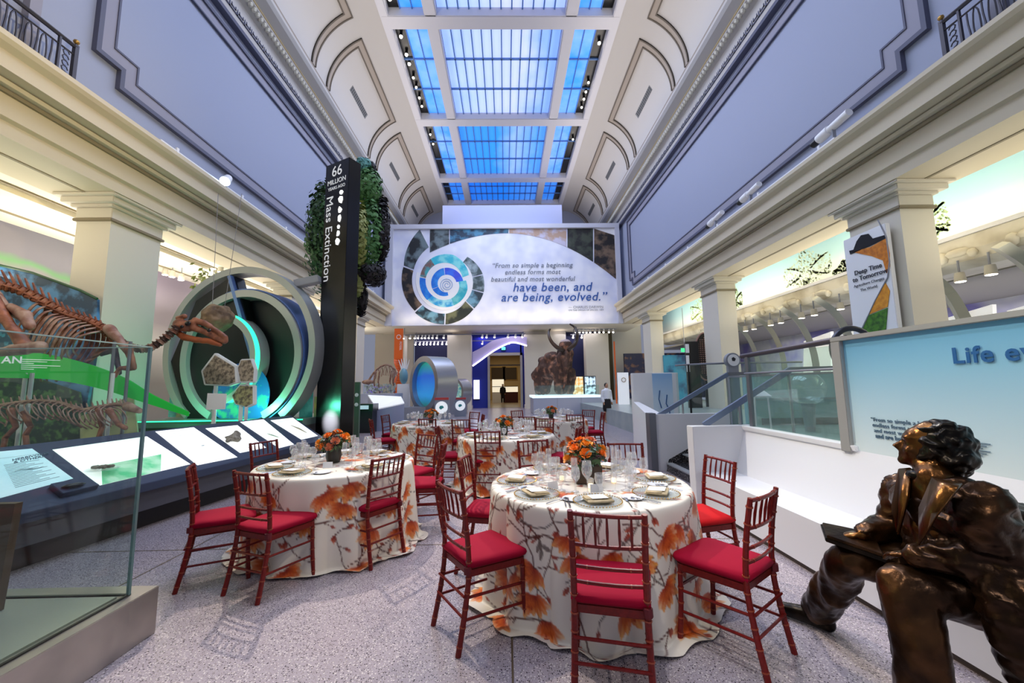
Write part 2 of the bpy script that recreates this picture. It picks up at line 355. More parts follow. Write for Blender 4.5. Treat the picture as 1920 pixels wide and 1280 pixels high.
    g = MB()
    for i in range(80):
        y = 5+i*.32; x0, x1 = s*7.66, s*7.72
        for a, b, c, d in ((0, .04, 12.36, 12.7), (0, .28, 12.66, 12.7), (.24, .28, 12.44, 12.7), (.08, .28, 12.44, 12.48), (.08, .12, 12.44, 12.6), (.08, .2, 12.56, 12.6), (0, .32, 12.36, 12.39)):
            g.box((min(x0, x1), y+a, c), (max(x0, x1), y+b, d))
    tag(g.build('key_pattern', mouldd, uc), kind='stuff')
    # curved vault
    cx0, R0, z0 = s*4.6, 2.4, 13.45
    def V(th, y, r=R0): return Vector((cx0+s*r*cos(th), y, z0+r*sin(th)))
    cv = struct('ceiling' if s < 0 else 'ceiling.001', MB().grid(lambda u, v: V(u*pi/2, -3+34*v), 25, 2), vault, smooth=True, recalc=False)
    def band(th0, th1, y0, y1, m_, dd, nm_, n=2):
        g = MB(); k = n; vs = []
        for i in range(k+1):
            th = th0+(th1-th0)*i/k
            vs += [V(th, y0), V(th, y1), V(th, y1, R0-dd), V(th, y0, R0-dd)]
        fs = [(4*i+a, 4*i+(a+1) % 4, 4*i+4+(a+1) % 4, 4*i+4+a) for i in range(k) for a in range(4)]+[(0, 1, 2, 3), (4*k, 4*k+1, 4*k+2, 4*k+3)]
        return g.add(vs, fs)
    t0, t1 = .02, math.radians(64)
    for yb0, yb1 in ((2.5, 7.7), (8.5, 13.65), (14.55, 19.6), (20.5, 25.5), (26.4, 30.5)):
        for yy0, yy1, m_, dd, a, b in ((0, .3, taupe, .03, 0, 0), (0, .05, taupd, .06, 0, 0), (.25, .3, taupd, .06, 0, 0)):
            ga = MB()
            q = .05 if yy1 == .05 or yy0 > .1 else .3
            e = math.asin(min(1, q/R0)); ofs = yy0/R0
            for S in ((t0, t1-ofs, yb0+yy0, yb0+yy0+q, 14), (t0, t1-ofs, yb1-yy0-q, yb1-yy0, 14), (t1-ofs-e, t1-ofs, yb0+yy0, yb1-yy0, 1)):
                b_ = band(S[0], S[1], S[2], S[3], m_, dd, '', S[4]); ga.add(b_.v, b_.f)
            ga.build('vault_moulding', m_, cv)
        yc = (yb0+yb1)/2; g = MB()
        for i in range(14): b_ = band(math.radians(29), math.radians(34), yc-.9+i*.13, yc-.9+i*.13+.07, None, .02, ''); g.add(b_.v, b_.f)
        g.build('vent_grille', mat('vent_grey', '4f5052', .6), cv)
        b_ = band(math.radians(28.5), math.radians(34.5), yc-.95, yc+.95, None, .008, ''); b_.build('vent_backing', mat('vent_back', '77787a', .6), cv)

# skylight
ZB = 15.85
sky = struct('ceiling.002', MB().box((-4.66, -3, 16.25), (4.66, 31, 16.45)), mat('skylight_box', '30405e', .7))
def beam(a, b): MB().box(a, b).build('beam', frame, sky, bevel=.03)
for y in (8.1, 14.1, 20.05, 26.1): beam((-4.66, y-.3, ZB-.05), (4.66, y+.3, 16.25))
beam((-4.66, 29.7, ZB-.05), (4.66, 31, 16.25))
for s in (-1, 1):
    beam(tuple(sorted((s*2.5, s*2.98)))[:1]+(-3, ZB-.02), tuple(sorted((s*2.5, s*2.98)))[1:]+(31, 16.25))
    x0, x1 = sorted((s*4.36, s*4.7)); beam((x0, -3, ZB-.04), (x1, 31, 16.25))
    x0, x1 = sorted((s*4.7, s*4.86)); beam((x0, -3, ZB+.0), (x1, 31, 16.0))
    x0, x1 = sorted((s*3.92, s*4.36)); MB().box((x0, -3, 16.18), (x1, 31, 16.25)).build('light_slot', black, sky)
blues = [gradmat('sky_panel_%d' % i, st, 0, -3.2, 3.2, .6, e_, .35) for i, (st, e_) in enumerate((
    (((0, '6a9cf5'), (.45, 'a9c2fb'), (.75, 'c3cdfd'), (1.1, '9fb8fb')), .95), (((0, '5f97f2'), (.5, 'aec4fb'), (.8, 'bccafc'), (1, '7fa6f6')), .9), (((.2, '3a8af0'), (.6, '2f93f8'), (.8, '8fb4fa'), (1, '4f97f4')), .8), (((.2, '2a7cf0'), (.7, '1d84f5'), (1, '4a92f2')), .7)))]
sideb = [mat('sky_side_panel_%d' % i, c, .6, emit=e_, var=(.9, d, .35, .7)) for i, (c, d, e_) in enumerate((('2e8ff5', '6ba6f8', .8), ('2e8ff5', '76a9f8', .8), ('3d8ff2', '86aef8', .75), ('1c7bee', '4a93f2', .65)))]
mull = mat('mullion', '5d86c4', .5)
for bi, (y0, y1) in enumerate(((2.4, 7.8), (8.4, 13.8), (14.4, 19.75), (20.35, 25.8), (26.4, 29.7))):
    mi = min(bi, 4)-1 if bi else 0
    gm = MB()
    for j in range(3):
        a, b = y0+(y1-y0)*j/3, y0+(y1-y0)*(j+1)/3
        if j: gm.box((-2.5, a-.035, 16.1), (2.5, a+.035, 16.2)); gm.box((-4.36, a-.025, 16.1), (-2.98, a+.025, 16.2)); gm.box((2.98, a-.025, 16.1), (4.36, a+.025, 16.2))
        for i in range(12):
            x = -2.5+5*i/12
            if i: gm.box((x-.025, a, 16.1), (x+.025, b, 16.2))
            MB().box((x+.02, a+.02, 16.17), (x+5/12-.02, b-.02, 16.2)).build('pane', blues[max(0, mi)], sky, recalc=False)
        for s in (-1, 1):
            for i in range(2):
                x = s*(2.98+.47*i); x0, x1 = sorted((x, x+s*.47)); gm.box((x1-.015 if s > 0 else x0-.015, a, 16.1), (x1+.015 if s > 0 else x0+.015, b, 16.2))
                MB().box((x0+.02, a+.02, 16.17), (x1-.02, b-.02, 16.2)).build('pane', sideb[max(0, mi)], sky, recalc=False)
    gm.build('mullion', mull, sky)
for s, ys in ((-1, (8.0, 8.9, 9.4, 13.3, 14.9, 15.8, 16.3, 17.1, 17.7, 18.4, 19.0, 21.3, 22.2)), (1, (9.2, 13.0, 15.2, 17.4, 18.0, 18.5, 19.1, 21.8))):
    for k, y in enumerate(ys):
        t = thing('spotlight', '%s glowing spotlight from the near end of the dark slot %s of the skylight' % (ORD[k], 'left' if s < 0 else 'right'), 'lamp', (s*4.16, y, 16.18), 'slot spotlights on the %s' % ('left' if s < 0 else 'right'))
        MB().cyl((s*4.16, y, 16.18), (s*4.16, y, 16.02), .055, .075, 10).build('housing', black, t)
        MB().ball((s*4.16, y, 15.99), .07 if y < 17 else .055, 8, 5).build('bulb', lampm, t)
# hall end above the sign
struct('wall_far', MB().box((-8, 31, 5.4), (8, 31.3, 17)), wallm)

# columns with stepped capitals
colm = mat('column_paint', 'd9d2c2', .55)
def column(x0, x1, y0, y1, z1, nm, idx, cap=True):
    s = 1 if x0 > 0 else -1
    o = struct('column' if not idx else 'column.%03d' % idx, MB().box((x0, y0, 0), (x1, y1, z1-.3)), colm)
    if cap:
        for dz0, dz1, e in ((.50, .44, .05), (.44, .22, .02), (.22, .16, .08), (.16, .05, .18), (.05, 0.001, .26)):
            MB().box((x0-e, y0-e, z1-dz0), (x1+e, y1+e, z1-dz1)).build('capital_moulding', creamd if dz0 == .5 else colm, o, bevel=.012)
    MB().box((x0-.04, y0-.04, 0), (x1+.04, y1+.04, .25)).build('plinth', colm, o)
    return o
k = 0
for s, ys in ((-1, (7.75, 14.5, 21.0)), (1, (7.4, 14.25, 21.1))):
    for y in ys:
        x0, x1 = sorted((s*7.9, s*8.58)); column(x0, x1, y, y+1.15, ZS, '', k); k += 1
for x0, x1, y in ((-4.0, -2.35, 27.2), (1.35, 4.2, 27.4), (-7.4, -6.9, 27.0), (5.6, 7.2, 27.2)):
    column(x0, x1, y, y+.8, 5.42, '', k, cap=False); k += 1

# aisles: ceilings, murals
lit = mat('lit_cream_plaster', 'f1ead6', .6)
for s, zc, xm, nm in ((-1, 5.5, 11.6, 'left'), (1, 6.9, 11.6, 'right')):
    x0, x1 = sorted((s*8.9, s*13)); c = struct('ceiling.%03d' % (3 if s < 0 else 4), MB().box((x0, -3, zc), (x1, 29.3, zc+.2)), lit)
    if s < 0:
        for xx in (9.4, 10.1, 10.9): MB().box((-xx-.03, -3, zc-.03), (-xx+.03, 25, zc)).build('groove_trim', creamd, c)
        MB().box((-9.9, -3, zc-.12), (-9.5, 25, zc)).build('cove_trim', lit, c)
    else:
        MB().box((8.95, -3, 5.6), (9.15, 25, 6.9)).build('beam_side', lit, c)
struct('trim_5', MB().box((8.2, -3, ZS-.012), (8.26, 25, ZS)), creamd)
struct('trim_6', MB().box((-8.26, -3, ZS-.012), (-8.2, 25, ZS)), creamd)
struct('wall_left.001', MB().box((-12, -3, 0), (-11.6, 29.3, 5.5)), gradmat('green_sky_mural', ((0, 'dfe6cf'), (.45, 'd3dfc4'), (.6, 'a9c49f'), (.7, 'c4babb'), (.78, '8fb487'), (.86, '9a939a'), (.93, '6f9f70'), (1, '7d7a84')), 2, 3.0, 5.3, .6, 0, .45))
struct('wall_right.001', MB().box((11.6, -3, 4.75), (11.9, 29.3, 6.9)), gradmat('blue_sky_mural', ((0, 'f6f8f6'), (.22, 'e6eff0'), (.55, 'a9cfdc'), (1, '7fb2cc')), 2, 4.75, 7.1, .6, 0, 0))
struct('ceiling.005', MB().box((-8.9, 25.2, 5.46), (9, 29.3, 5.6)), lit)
struct('wall_left.002', MB().box((-11.6, 12.2, 0), (-11.5, 29, 5.5)), gradmat('purple_grey_mural', ((0, '77746f'), (.45, 'd9d6d6'), (.6, 'a9a1ae'), (1, '8a8094')), 2, 1.8, 5.4, .6, 0, .15))
# ================================================================ DINING
import numpy as np
redw = mat('mahogany_red_lacquer', '600c0b', .38, spec=.3, var=(60, '7a1712', .3, .75), coat=.05); redr = mat('worn_lacquer_ring', '8f3b22', .4)
crim = mat('crimson_satin', '94042a', .75, spec=.12, var=(4, '980a2b', .3, .7)); coral = mat('coral_red_satin', 'c4181e', .75, spec=.12)
def chair_proto(label, cushm):
    t = thing('chiavari_chair', label, 'chair')
    def post(pts, r, nm):
        g = MB(); P = cat(pts, 5); n = len(P); g.tube(P, [r*(1-.12*i/n) if i < n-1 else r*.8 for i in range(n)], 8)
        g.m = 1; L = sum((P[i+1]-P[i]).length for i in range(n-1)); s = .0
        for i in range(1, n-1, 2): d = (P[i+1]-P[i-1]).normalized(); g.tube([P[i]-d*.0035, P[i]+d*.0035], r*1.14, 8)
        g.build(nm, [redw, redr], t, smooth='auto', recalc=False)
    for s in (-1, 1):
        post([(s*.185, -.265, 0), (s*.178, -.215, .24), (s*.176, -.19, .45), (s*.176, -.205, .68), (s*.18, -.245, .915)], .0175, 'rear_leg')
        post([(s*.205, .205, 0), (s*.198, .19, .22), (s*.195, .185, .43)], .0165, 'leg')
    # seat frame with rounded front
    def outline(k, z):
        P = []
        for i in range(5): a = pi*(.5-.5*(i/4)); P.append((.155*k+.055*k*cos(a), .165*k+.055*k*sin(a), z))
        P += [(.178*k, -.19*k, z), (-.178*k, -.19*k, z)]
        for i in range(5): a = pi*(1-.5*(i/4)); P.append((-.155*k+.055*k*cos(a), .165*k+.055*k*sin(a), z))
        return P
    MB().prism(outline(1, .405), (0, 0, .048)).build('seat_frame', redw, t, bevel=.006)
    g = MB(); n = 12; rows = [(.97, .452), (1.05, .462), (1.08, .478), (1.05, .494), (.9, .506), (.6, .514), (.25, .517)]
    vs = [p for k, z in rows for p in outline(k, z)]; g.add(vs, [(i*n+j, i*n+(j+1) % n, (i+1)*n+(j+1) % n, (i+1)*n+j) for i in range(len(rows)-1) for j in range(n)]+[tuple(range(n-1, -1, -1)), tuple((len(rows)-1)*n+j for j in range(n))])
    g.build('cushion', cushm, t, smooth=True)
    def rail(z, y, bow, r, nm='rail'):
        P = [(x*.176, y-bow*(1-x*x), z) for x in (-1, -.6, -.2, .2, .6, 1)]; g = MB().tube(P, r, 7); g.m = 1
        for q in (1, 4): g.tube([Vector(P[q])-Vector((.003, 0, 0)), Vector(P[q])+Vector((.003, 0, 0))], r*1.2, 7)
        g.build(nm, [redw, redr], t, smooth='auto', recalc=False)
    rail(.9, -.242, .02, .011); rail(.745, -.214, .02, .010); rail(.635, -.2, .015, .0095); rail(.56, -.195, .015, .0095)
    for x in (-.116, -.058, 0, .058, .116):
        b = .02*(1-(x/.176)**2)
        MB().tube([(x, -.214-b, .745), (x, -.225-b, .82), (x, -.242-b, .9)], [.0055, .0085, .0055], 6).build('spindle', redw, t, smooth='auto', recalc=False)
    for z in (.17, .29):
        for s in (-1, 1): MB().cyl((s*.2, .195, z), (s*.181, -.22, z+.01), .0085, n=6).build('stretcher', redw, t, smooth='auto', recalc=False)
    MB().cyl((-.2, .195, .31), (.2, .195, .31), .0085, n=6).build('stretcher', redw, t, smooth='auto', recalc=False)
    MB().cyl((-.182, -.235, .2), (.182, -.235, .2), .0085, n=6).build('stretcher', redw, t, smooth='auto', recalc=False)
    MB().cyl((-.182, -.225, .31), (.182, -.225, .31), .0085, n=6).build('stretcher', redw, t, smooth='auto', recalc=False)
    g = MB().cyl((.178, -.2, .43), (.176, -.2, .47), .023, n=8).build('cushion_tie', redr if False else mat('tie_ribbon', '5c0a18', .7), t, smooth='auto')
    return seal(t)
crimson_proto = chair_proto('red lacquered chair with a crimson cushion', crim); used = [False]
coral_proto = chair_proto('red lacquered chair with a coral cushion', coral)
def put(cx, cy_, hd, label, group, proto=crimson_proto):
    """hd: compass angle of the direction the chair faces"""
    rz = hd-pi/2; key = proto.name
    if key not in [u for u in used if u]:
        used.append(key); proto.location = (cx, cy_, 0); proto.rotation_euler = (0, 0, rz); proto['label'] = label; proto['group'] = group; return proto
    return clone(proto, (cx, cy_, 0), rz, label, group)
def bychair(p1, p2, away, label, group, proto=crimson_proto, z=.91):
    a, b = at(*p1, z=z), at(*p2, z=z); u = (b-a).normalized(); d = Vector((-u.y, u.x, 0)) if away else Vector((u.y, -u.x, 0)); c = (a+b)/2+d*.235
    return put(c.x, c.y, math.atan2(d.y, d.x), label, group, proto)
G1, G2, G3, G4, G5 = ['chairs around the %s table' % k for k in ('nearest round', 'left round', 'middle round', 'far left round', 'far right round')]
bychair((822, 900), (868, 922), True, 'red chair with crimson cushion at the left front of the nearest table', G1)
bychair((1070, 957), (1207, 965), True, 'red bamboo-style chair seen from behind, at the very front of the nearest table', G1)
bychair((1405, 934), (1450, 915), True, 'red bamboo-style chair turned three-quarters, at the right front of the nearest table', G1)
bychair((1322, 853), (1376, 867), False, 'red chair with a brighter coral cushion beside the white bench', G1, coral_proto)
bychair((1141, 831), (1203, 831), False, 'red chair behind the nearest table, its back seen through the wine glasses at right', G1)
bychair((972, 827), (1026, 824), False, 'red chair behind the nearest table, its back seen through the wine glasses at left', G1)
put(-.14, 3.62, math.radians(-10), 'red chair close behind the front left chair of the nearest table', G1)
put(-2.42, 3.55, math.radians(32), 'red chair seen side on beside the dark light table', G2)
bychair((440, 882), (503, 888), True, 'red chair with crimson cushion at the left front of the left round table', G2)
bychair((693, 863), (760, 850), True, 'red chair with its back to the camera, right front of the left table', G2)
bychair((472, 831), (518, 824), False, 'red chair behind the left round table, backed against the light table', G2)
put(-.95, 4.62, pi, 'red chair seen side on, between the left table and the nearest table', G2)
put(-1.2, 5.25, math.radians(-125), 'red chair on the far right side of the left round table', G2)
bychair((893, 808), (934, 808), True, 'red chair with its back to the camera at the front of the middle table', G3)
put(-.86, 6.42, math.radians(2), 'red chair seen side on at the left of the middle table', G3)
put(.88, 6.15, math.radians(158), 'red chair close behind the orange flowers of the nearest table', G3)
put(.65, 7.55, math.radians(-115), 'red chair on the far side of the middle table, its back right of the glasses', G3)
bychair((785, 785), (817, 785), True, 'red chair with its back to the camera at the far left table', G4)
put(-2.55, 8.35, math.radians(28), 'red chair nearer of two at the left edge of the far left table', G4)
put(-2.6, 9.4, math.radians(-12), 'red chair farther of two at the left edge of the far left table', G4)
bychair((854, 786), (874, 786), True, 'red chair at the right front of the far left table', G4)
put(-.75, 9.05, math.radians(190), 'red chair at the right side of the far left table, behind the middle table glasses', G4)
put(-.95, 9.85, math.radians(-135), 'red chair on the far side of the far left table', G4)
bychair((1066, 777), (1090, 777), True, 'red chair with its back to the camera, right front of the far right table', G5)
put(1.95, 10.05, math.radians(-135), 'red chair on the far right side of the far right table', G5)
put(2.0, 9.2, math.radians(178), 'red chair seen side on at the right edge of the far right table', G5)
put(.42, 10.2, math.radians(-55), 'red chair on the far left side of the far right table', G5)
put(.55, 8.5, math.radians(60), 'red chair at the left front of the far right table', G5)

# ---- printed tablecloth
def cloth(nm, nth, nr, seed, Rt=.765, H=.765):
    rs = np.random.RandomState(seed); th = np.linspace(0, 2*pi, nth, endpoint=False)
    ntop = max(6, nr//3); rows = []
    L = H+.10
    for j in range(ntop): rows.append(('t', (j/ntop)**.8*(Rt-.015)))
    for j in range(nr+1): rows.append(('s', L*j/nr))
    ph = rs.uniform(0, 6.28, 6); X, Y, Z, U, Vv = [], [], [], [], []
    fold = .6*np.abs(np.sin(5.5*th+ph[0]+.7*np.sin(2*th+ph[1])))**.7*1.6-.6+.4*np.sin(15*th+ph[2]+.9*np.sin(3*th+ph[3]))+.25*np.sin(5*th+ph[4])
    lift = .5+.5*np.sin(3*th+ph[5])
    for k, d in rows:
        if k == 't': r = np.full(nth, max(d, .001)); z = np.full(nth, H); u = r*np.cos(th)+3; v = r*np.sin(th)
        else:
            q = min(1., d/H); c = .018; ro = Rt+c*(1-math.exp(-d/.02)); amp = .062*q**.8
            r = ro+.035*q**1.3+amp*fold; z = np.maximum(H-d, .006+.004*rs.rand())+np.zeros(nth)
            if d < .03: z = np.full(nth, H-d*.8)
            if d > H-.02: r = r+(d-H+.02)*(.45+.55*lift); z = .008+.02*np.abs(np.sin(11*th+ph[1]+ph[0]))*np.clip((d-H+.05)/.15, 0, 1)
            u = th*.80; v = np.full(nth, d)
        X.append(r*np.cos(th)); Y.append(r*np.sin(th)); Z.append(z); U.append(u); Vv.append(v)
    X, Y, Z, U, Vv = [np.concatenate(a) for a in (X, Y, Z, U, Vv)]
    col = np.tile(np.array(lin('e6dfd3')[:3]), (len(X), 1)); base = col.copy()
    brown, rust, orange, yel, cr_ = [np.array(lin(c)[:3]) for c in ('5a2a22', '96260c', 'd8621c', 'ecaa52', 'efd2a2')]
    greyb = np.array(lin('6d625c')[:3])
    def seg(u0, v0, u1, v1, w, c):
        du, dv = u1-u0, v1-v0; l2 = du*du+dv*dv+1e-9; t = np.clip(((U-u0)*du+(Vv-v0)*dv)/l2, 0, 1); d = np.hypot(U-u0-t*du, Vv-v0-t*dv)
        m_ = np.clip((w-d)/.004+.5, 0, 1)[:, None]; col[:] = col*(1-m_)+c*m_
    def petal(u, v, a, ln, wd, c0, c1, c2):
        du, dv = U-u, Vv-v; x = du*math.cos(a)+dv*math.sin(a); y = -du*math.sin(a)+dv*math.cos(a); t = x/ln
        w = wd*np.sin(np.clip(t, 0, 1)*pi)**.7*(1-.25*t); m_ = (np.clip((w-np.abs(y))/.004, 0, 1)*((t > 0) & (t < 1)))[:, None]
        vein = (.5+.5*np.cos(y/wd*9))*.35
        tt = np.clip(t+vein*.5-.15, 0, 1)[:, None]; c = np.where(tt < .5, c0+(c1-c0)*tt*2, c1+(c2-c1)*(tt*2-1)); ed = (np.clip((np.abs(y)-w*.86)/(w*.1+1e-6), 0, 1)*.4)[:, None]
        c = c*(1-ed)+rust*ed; col[:] = col*(1-m_*.93)+c*m_*.93
    def branch(u, v, a, n_, w, dark):
        for _ in range(n_):
            ln = rs.uniform(.05, .1); u1, v1 = u+ln*math.cos(a), v+ln*math.sin(a); seg(u, v, u1, v1, w, dark)
            if rs.rand() < .45:
                s = rs.choice((-1, 1)); b = a+s*rs.uniform(.5, 1.0); l2 = rs.uniform(.04, .08); u2, v2 = u1+l2*math.cos(b), v1+l2*math.sin(b); seg(u1, v1, u2, v2, w*.7, dark)
                if rs.rand() < .8: petal(u2, v2, b, rs.uniform(.045, .075), rs.uniform(.012, .02), rust*.8, rust, orange)
            u, v = u1, v1; a += rs.uniform(-.5, .5); w *= .93
        return u, v, a
    circ = 2*pi*.80; dom = [(rs.uniform(0, circ), rs.uniform(.0, .75)) for _ in range(200)]; F = []
    for u, v in dom:
        if all(min(abs(u-a), circ-abs(u-a))**2+(v-b)**2 > .150**2 for a, b in F): F.append((u, v))
    F += [(3+.5*cos(k), .5*sin(k)) for k in (0.3, 1.6, 2.9, 4.1, 5.3)]+[(3.1, .05)]
    for u, v in F:
        for _ in range(2): branch(u, v, rs.uniform(0, 6.28), 5, rs.uniform(.0045, .0065), brown if rs.rand() < .75 else greyb)
    for i, (u, v) in enumerate(F):
        a = rs.uniform(.6, 2.5); big = rs.uniform(.9, 1.35); kind = rs.rand()
        if kind < .18: petal(u, v, a, .07, .022, rust*.6, rust, orange); petal(u, v, a+.5, .06, .018, rust*.6, rust, orange); continue
        if kind > .88:
            for k in range(4): petal(u+.02*k*math.cos(a), v+.02*k*math.sin(a), a+rs.uniform(-1, 1), .08, .02, greyb*.7, greyb*1.2, brown)
            continue
        n_ = rs.randint(5, 8)
        for k in range(n_): petal(u, v, a+(k-n_/2+.5)*.42+rs.uniform(-.1, .1), .13*big*rs.uniform(.85, 1.1), .034*big, rust*rs.uniform(.7, 1.2), orange*rs.uniform(.8, 1.1), yel if rs.rand() < .6 else cr_)
        for k in range(3): petal(u, v, a+rs.uniform(-.4, .4), .085*big, .02*big, rust, orange*.9, rust)
    nrow = len(rows); fs = [(j*nth+i, j*nth+(i+1) % nth, (j+1)*nth+(i+1) % nth, (j+1)*nth+i) for j in range(nrow-1) for i in range(nth)]
    me = bpy.data.meshes.new(nm); me.from_pydata(np.stack([X, Y, Z], 1).tolist(), [], fs)
    ca = me.color_attributes.new('print', 'FLOAT_COLOR', 'POINT'); ca.data.foreach_set('color', np.concatenate([col, np.ones((len(col), 1))], 1).ravel())
    me.polygons.foreach_set('use_smooth', [True]*len(me.polygons)); return me
cm_ = mat('printed_tablecloth_satin', 'e6dfd3', .48, spec=.4)
nn_ = cm_.node_tree.nodes; ca_ = nn_.new('ShaderNodeVertexColor'); ca_.layer_name = 'print'; cm_.node_tree.links.new(ca_.outputs[0], nn_['Principled BSDF'].inputs['Base Color'])
T = [(.65, 3.28), (-1.78, 4.32), (.0, 6.5), (-1.7, 8.85), (1.1, 9.3)]
TN = ['nearest table', 'left table', 'middle table', 'far left table', 'far right table']
meshes = [cloth('tablecloth', 640, 84, 5), cloth('tablecloth', 520, 60, 11), cloth('tablecloth', 280, 36, 23)]
desc = ['near the camera, puddling on the floor', 'beside the light table', 'in the middle of the floor', 'far back on the left', 'far back on the right']
TH = .768
for i, (tx, ty) in enumerate(T):
    o = bpy.data.objects.new('tablecloth', meshes[min(i, 2)]); o.data.materials.append(cm_) if not o.data.materials else None; COL.objects.link(o); o.location = (tx, ty, 0); o.rotation_euler = (0, 0, (0, 0, 0, 1.9, 4.0)[i])
    tag(o, 'ivory tablecloth printed with orange magnolias on the table %s' % desc[i], 'tablecloth', 'floral tablecloths')
    t = thing('round_table', 'round banquet table under the floral cloth, %s' % desc[i], 'table', (tx, ty, 0), 'round banquet tables')
    MB().cyl((tx, ty, .735), (tx, ty, .758), .755, n=40).build('tabletop', mat('plywood', '8a6d4b', .6), t)
    for a in (.8, 2.4, 3.9, 5.5): MB().cyl((tx+.45*cos(a), ty+.45*sin(a), 0), (tx+.45*cos(a), ty+.45*sin(a), .735), .015, n=8).build('leg', dark, t)

# ---- glassware, plates, cutlery
wg = glassmat('clear_glass', 'ffffff', .10, .08, 'ffffff', graze=.3); candle = mat('candle_glow', 'ffe2b0', .6, emit=2.5)
def glass_mesh(nm, prof, n=14):
    g = MB().lathe(prof, n); me = bpy.data.meshes.new(nm); me.from_pydata([tuple(p) for p in g.v], [], g.f); me.polygons.foreach_set('use_smooth', [True]*len(me.polygons)); me.materials.append(wg); return me
GL = {'red wine glass': glass_mesh('wine_glass', [(.001, .001), (.036, .002), (.034, .005), (.006, .009), (.004, .03), (.004, .095), (.012, .105), (.034, .135), (.040, .165), (.037, .195), (.031, .228), (.0295, .228), (.036, .19), (.0385, .165), (.032, .137), (.008, .11)]),
      'white wine glass': glass_mesh('wine_glass', [(.001, .001), (.032, .002), (.03, .005), (.005, .009), (.0036, .03), (.0036, .09), (.010, .098), (.028, .122), (.033, .15), (.030, .175), (.025, .198), (.0235, .198), (.0285, .172), (.031, .15), (.026, .124), (.006, .102)]),
      'champagne flute': glass_mesh('champagne_flute', [(.001, .001), (.03, .002), (.028, .005), (.005, .009), (.0036, .03), (.0036, .085), (.012, .1), (.023, .13), (.026, .17), (.024, .21), (.021, .24), (.0198, .24), (.0228, .21), (.0245, .17), (.021, .132), (.006, .1)]),
      'water goblet': glass_mesh('water_goblet', [(.001, .001), (.034, .002), (.032, .006), (.008, .011), (.007, .04), (.016, .05), (.034, .075), (.039, .105), (.036, .14), (.0345, .14), (.0375, .105), (.032, .077), (.008, .052)])}
gold = mat('gold_bead_rim', 'b58d4a', .3, .8); cgl = glassmat('charger_glass', 'eef2f2', .12, .12, 'f0f2f4'); napm = mat('champagne_napkin', 'cdbb98', .7, var=(20, 'baa47e', .3, .7)); cardm = mat('white_card', 'f3f3f5', .6); porc = mat('white_porcelain', 'edeef4', .25); cut = mat('silver_cutlery', '9ea3ad', .2, 1)
def obj_of(me, nm, loc, rz, label, c, group):
    o = bpy.data.objects.new(nm, me); COL.objects.link(o); o.location = loc; o.rotation_euler = (0, 0, rz); return tag(o, label, c, group)
def charger():
    t = thing('charger_plate', '-', 'plate')
    MB().lathe([(.001, .004), (.10, .004), (.115, .008), (.158, .014), (.158, .010), (.115, .004), (.10, .0005), (.001, .0005)], 36).build('plate', cgl, t, smooth=True)
    g = MB()
    for k in range(48): a = 2*pi*k/48; g.ball((.16*cos(a), .16*sin(a), .013), .0052, 5, 3)
    tag(g.build('beaded_rim', gold, t, recalc=False), kind='stuff'); return seal(t)
def napkin():
    t = thing('folded_napkin', '-', 'napkin'); MB().hexa([(-.09, -.085, .002), (.09, -.085, .002), (.09, .07, .002), (-.09, .07, .002), (-.085, -.08, .020), (.085, -.08, .020), (.088, .066, .012), (-.088, .066, .012)]).build('cloth_fold', napm, t, bevel=.008, smooth=True)
    MB().hexa([(-.088, -.05, .017), (.088, -.05, .017), (.088, .06, .012), (-.088, .06, .012), (-.086, -.05, .026), (.086, -.05, .026), (.086, .058, .020), (-.086, .058, .020)]).build('cloth_fold', napm, t, bevel=.005, smooth=True)
    MB().hexa([(-.055, -.065, .0275), (.055, -.065, .0275), (.055, .05, .0215), (-.055, .05, .0215), (-.055, -.065, .029), (.055, -.065, .029), (.055, .05, .023), (-.055, .05, .023)]).build('menu_card', cardm, t); return seal(t)
def flat_mesh(nm, g, m): o = g.build(nm, m, smooth='auto'); me = o.data; bpy.data.objects.remove(o); return me
forkm = flat_mesh('fork', (lambda g: (g.tube([(0, -.1, .004), (0, -.02, .006), (0, .03, .004)], [.005, .003, .003], 6, flat=.5), g.tube([(0, .03, .004), (0, .05, .005)], [.006, .011], 6, flat=.3), [g.bar((x, .05, .005), (x, .1, .006), .003, .0025) for x in (-.009, -.003, .003, .009)], g)[-1])(MB()), cut)
knifem = flat_mesh('knife', MB().tube([(0, -.11, .004), (0, -.02, .005)], [.006, .005], 6, flat=.5).box((-.009, -.02, .002), (.006, .1, .004)), cut)
spoonm = flat_mesh('spoon', MB().tube([(0, -.1, .004), (0, .04, .004)], [.004, .0025], 6, flat=.5).ball((0, .065, .005), (.016, .027, .004), 10, 5), cut)
breadm = flat_mesh('bread_plate', MB().lathe([(.001, .003), (.05, .003), (.075, .011), (.075, .008), (.05, .0005), (.001, .0005)], 28), porc)
CH, NA = charger(), napkin(); firstCH = [True]
seats = {0: [(-95, 'the front chair'), (-140, 'the left front chair'), (-45, 'the right front chair'), (175, 'the left chair'), (5, 'the coral-cushioned chair'), (60, 'the back right chair'), (115, 'the back left chair')],
         1: [(-150, 'the side-on left chair'), (-110, 'the left front chair'), (-35, 'the right front chair'), (150, 'the light table side'), (15, 'the side-on right chair'), (65, 'the far right chair'), (105, 'the far side')],
         2: [(-105, 'the front chair'), (-150, 'the left front'), (-45, 'the right front'), (180, 'the left chair'), (0, 'the right chair'), (60, 'the far right chair'), (120, 'the far left side')],
         3: [(-95, 'the front chair'), (-160, 'the left front'), (-30, 'the right front'), (165, 'the left chair'), (30, 'the right chair'), (90, 'the far side')],
         4: [(-120, 'the left front chair'), (-60, 'the right front chair'), (0, 'the right chair'), (60, 'the far right chair'), (130, 'the far left chair'), (180, 'the left side')]}
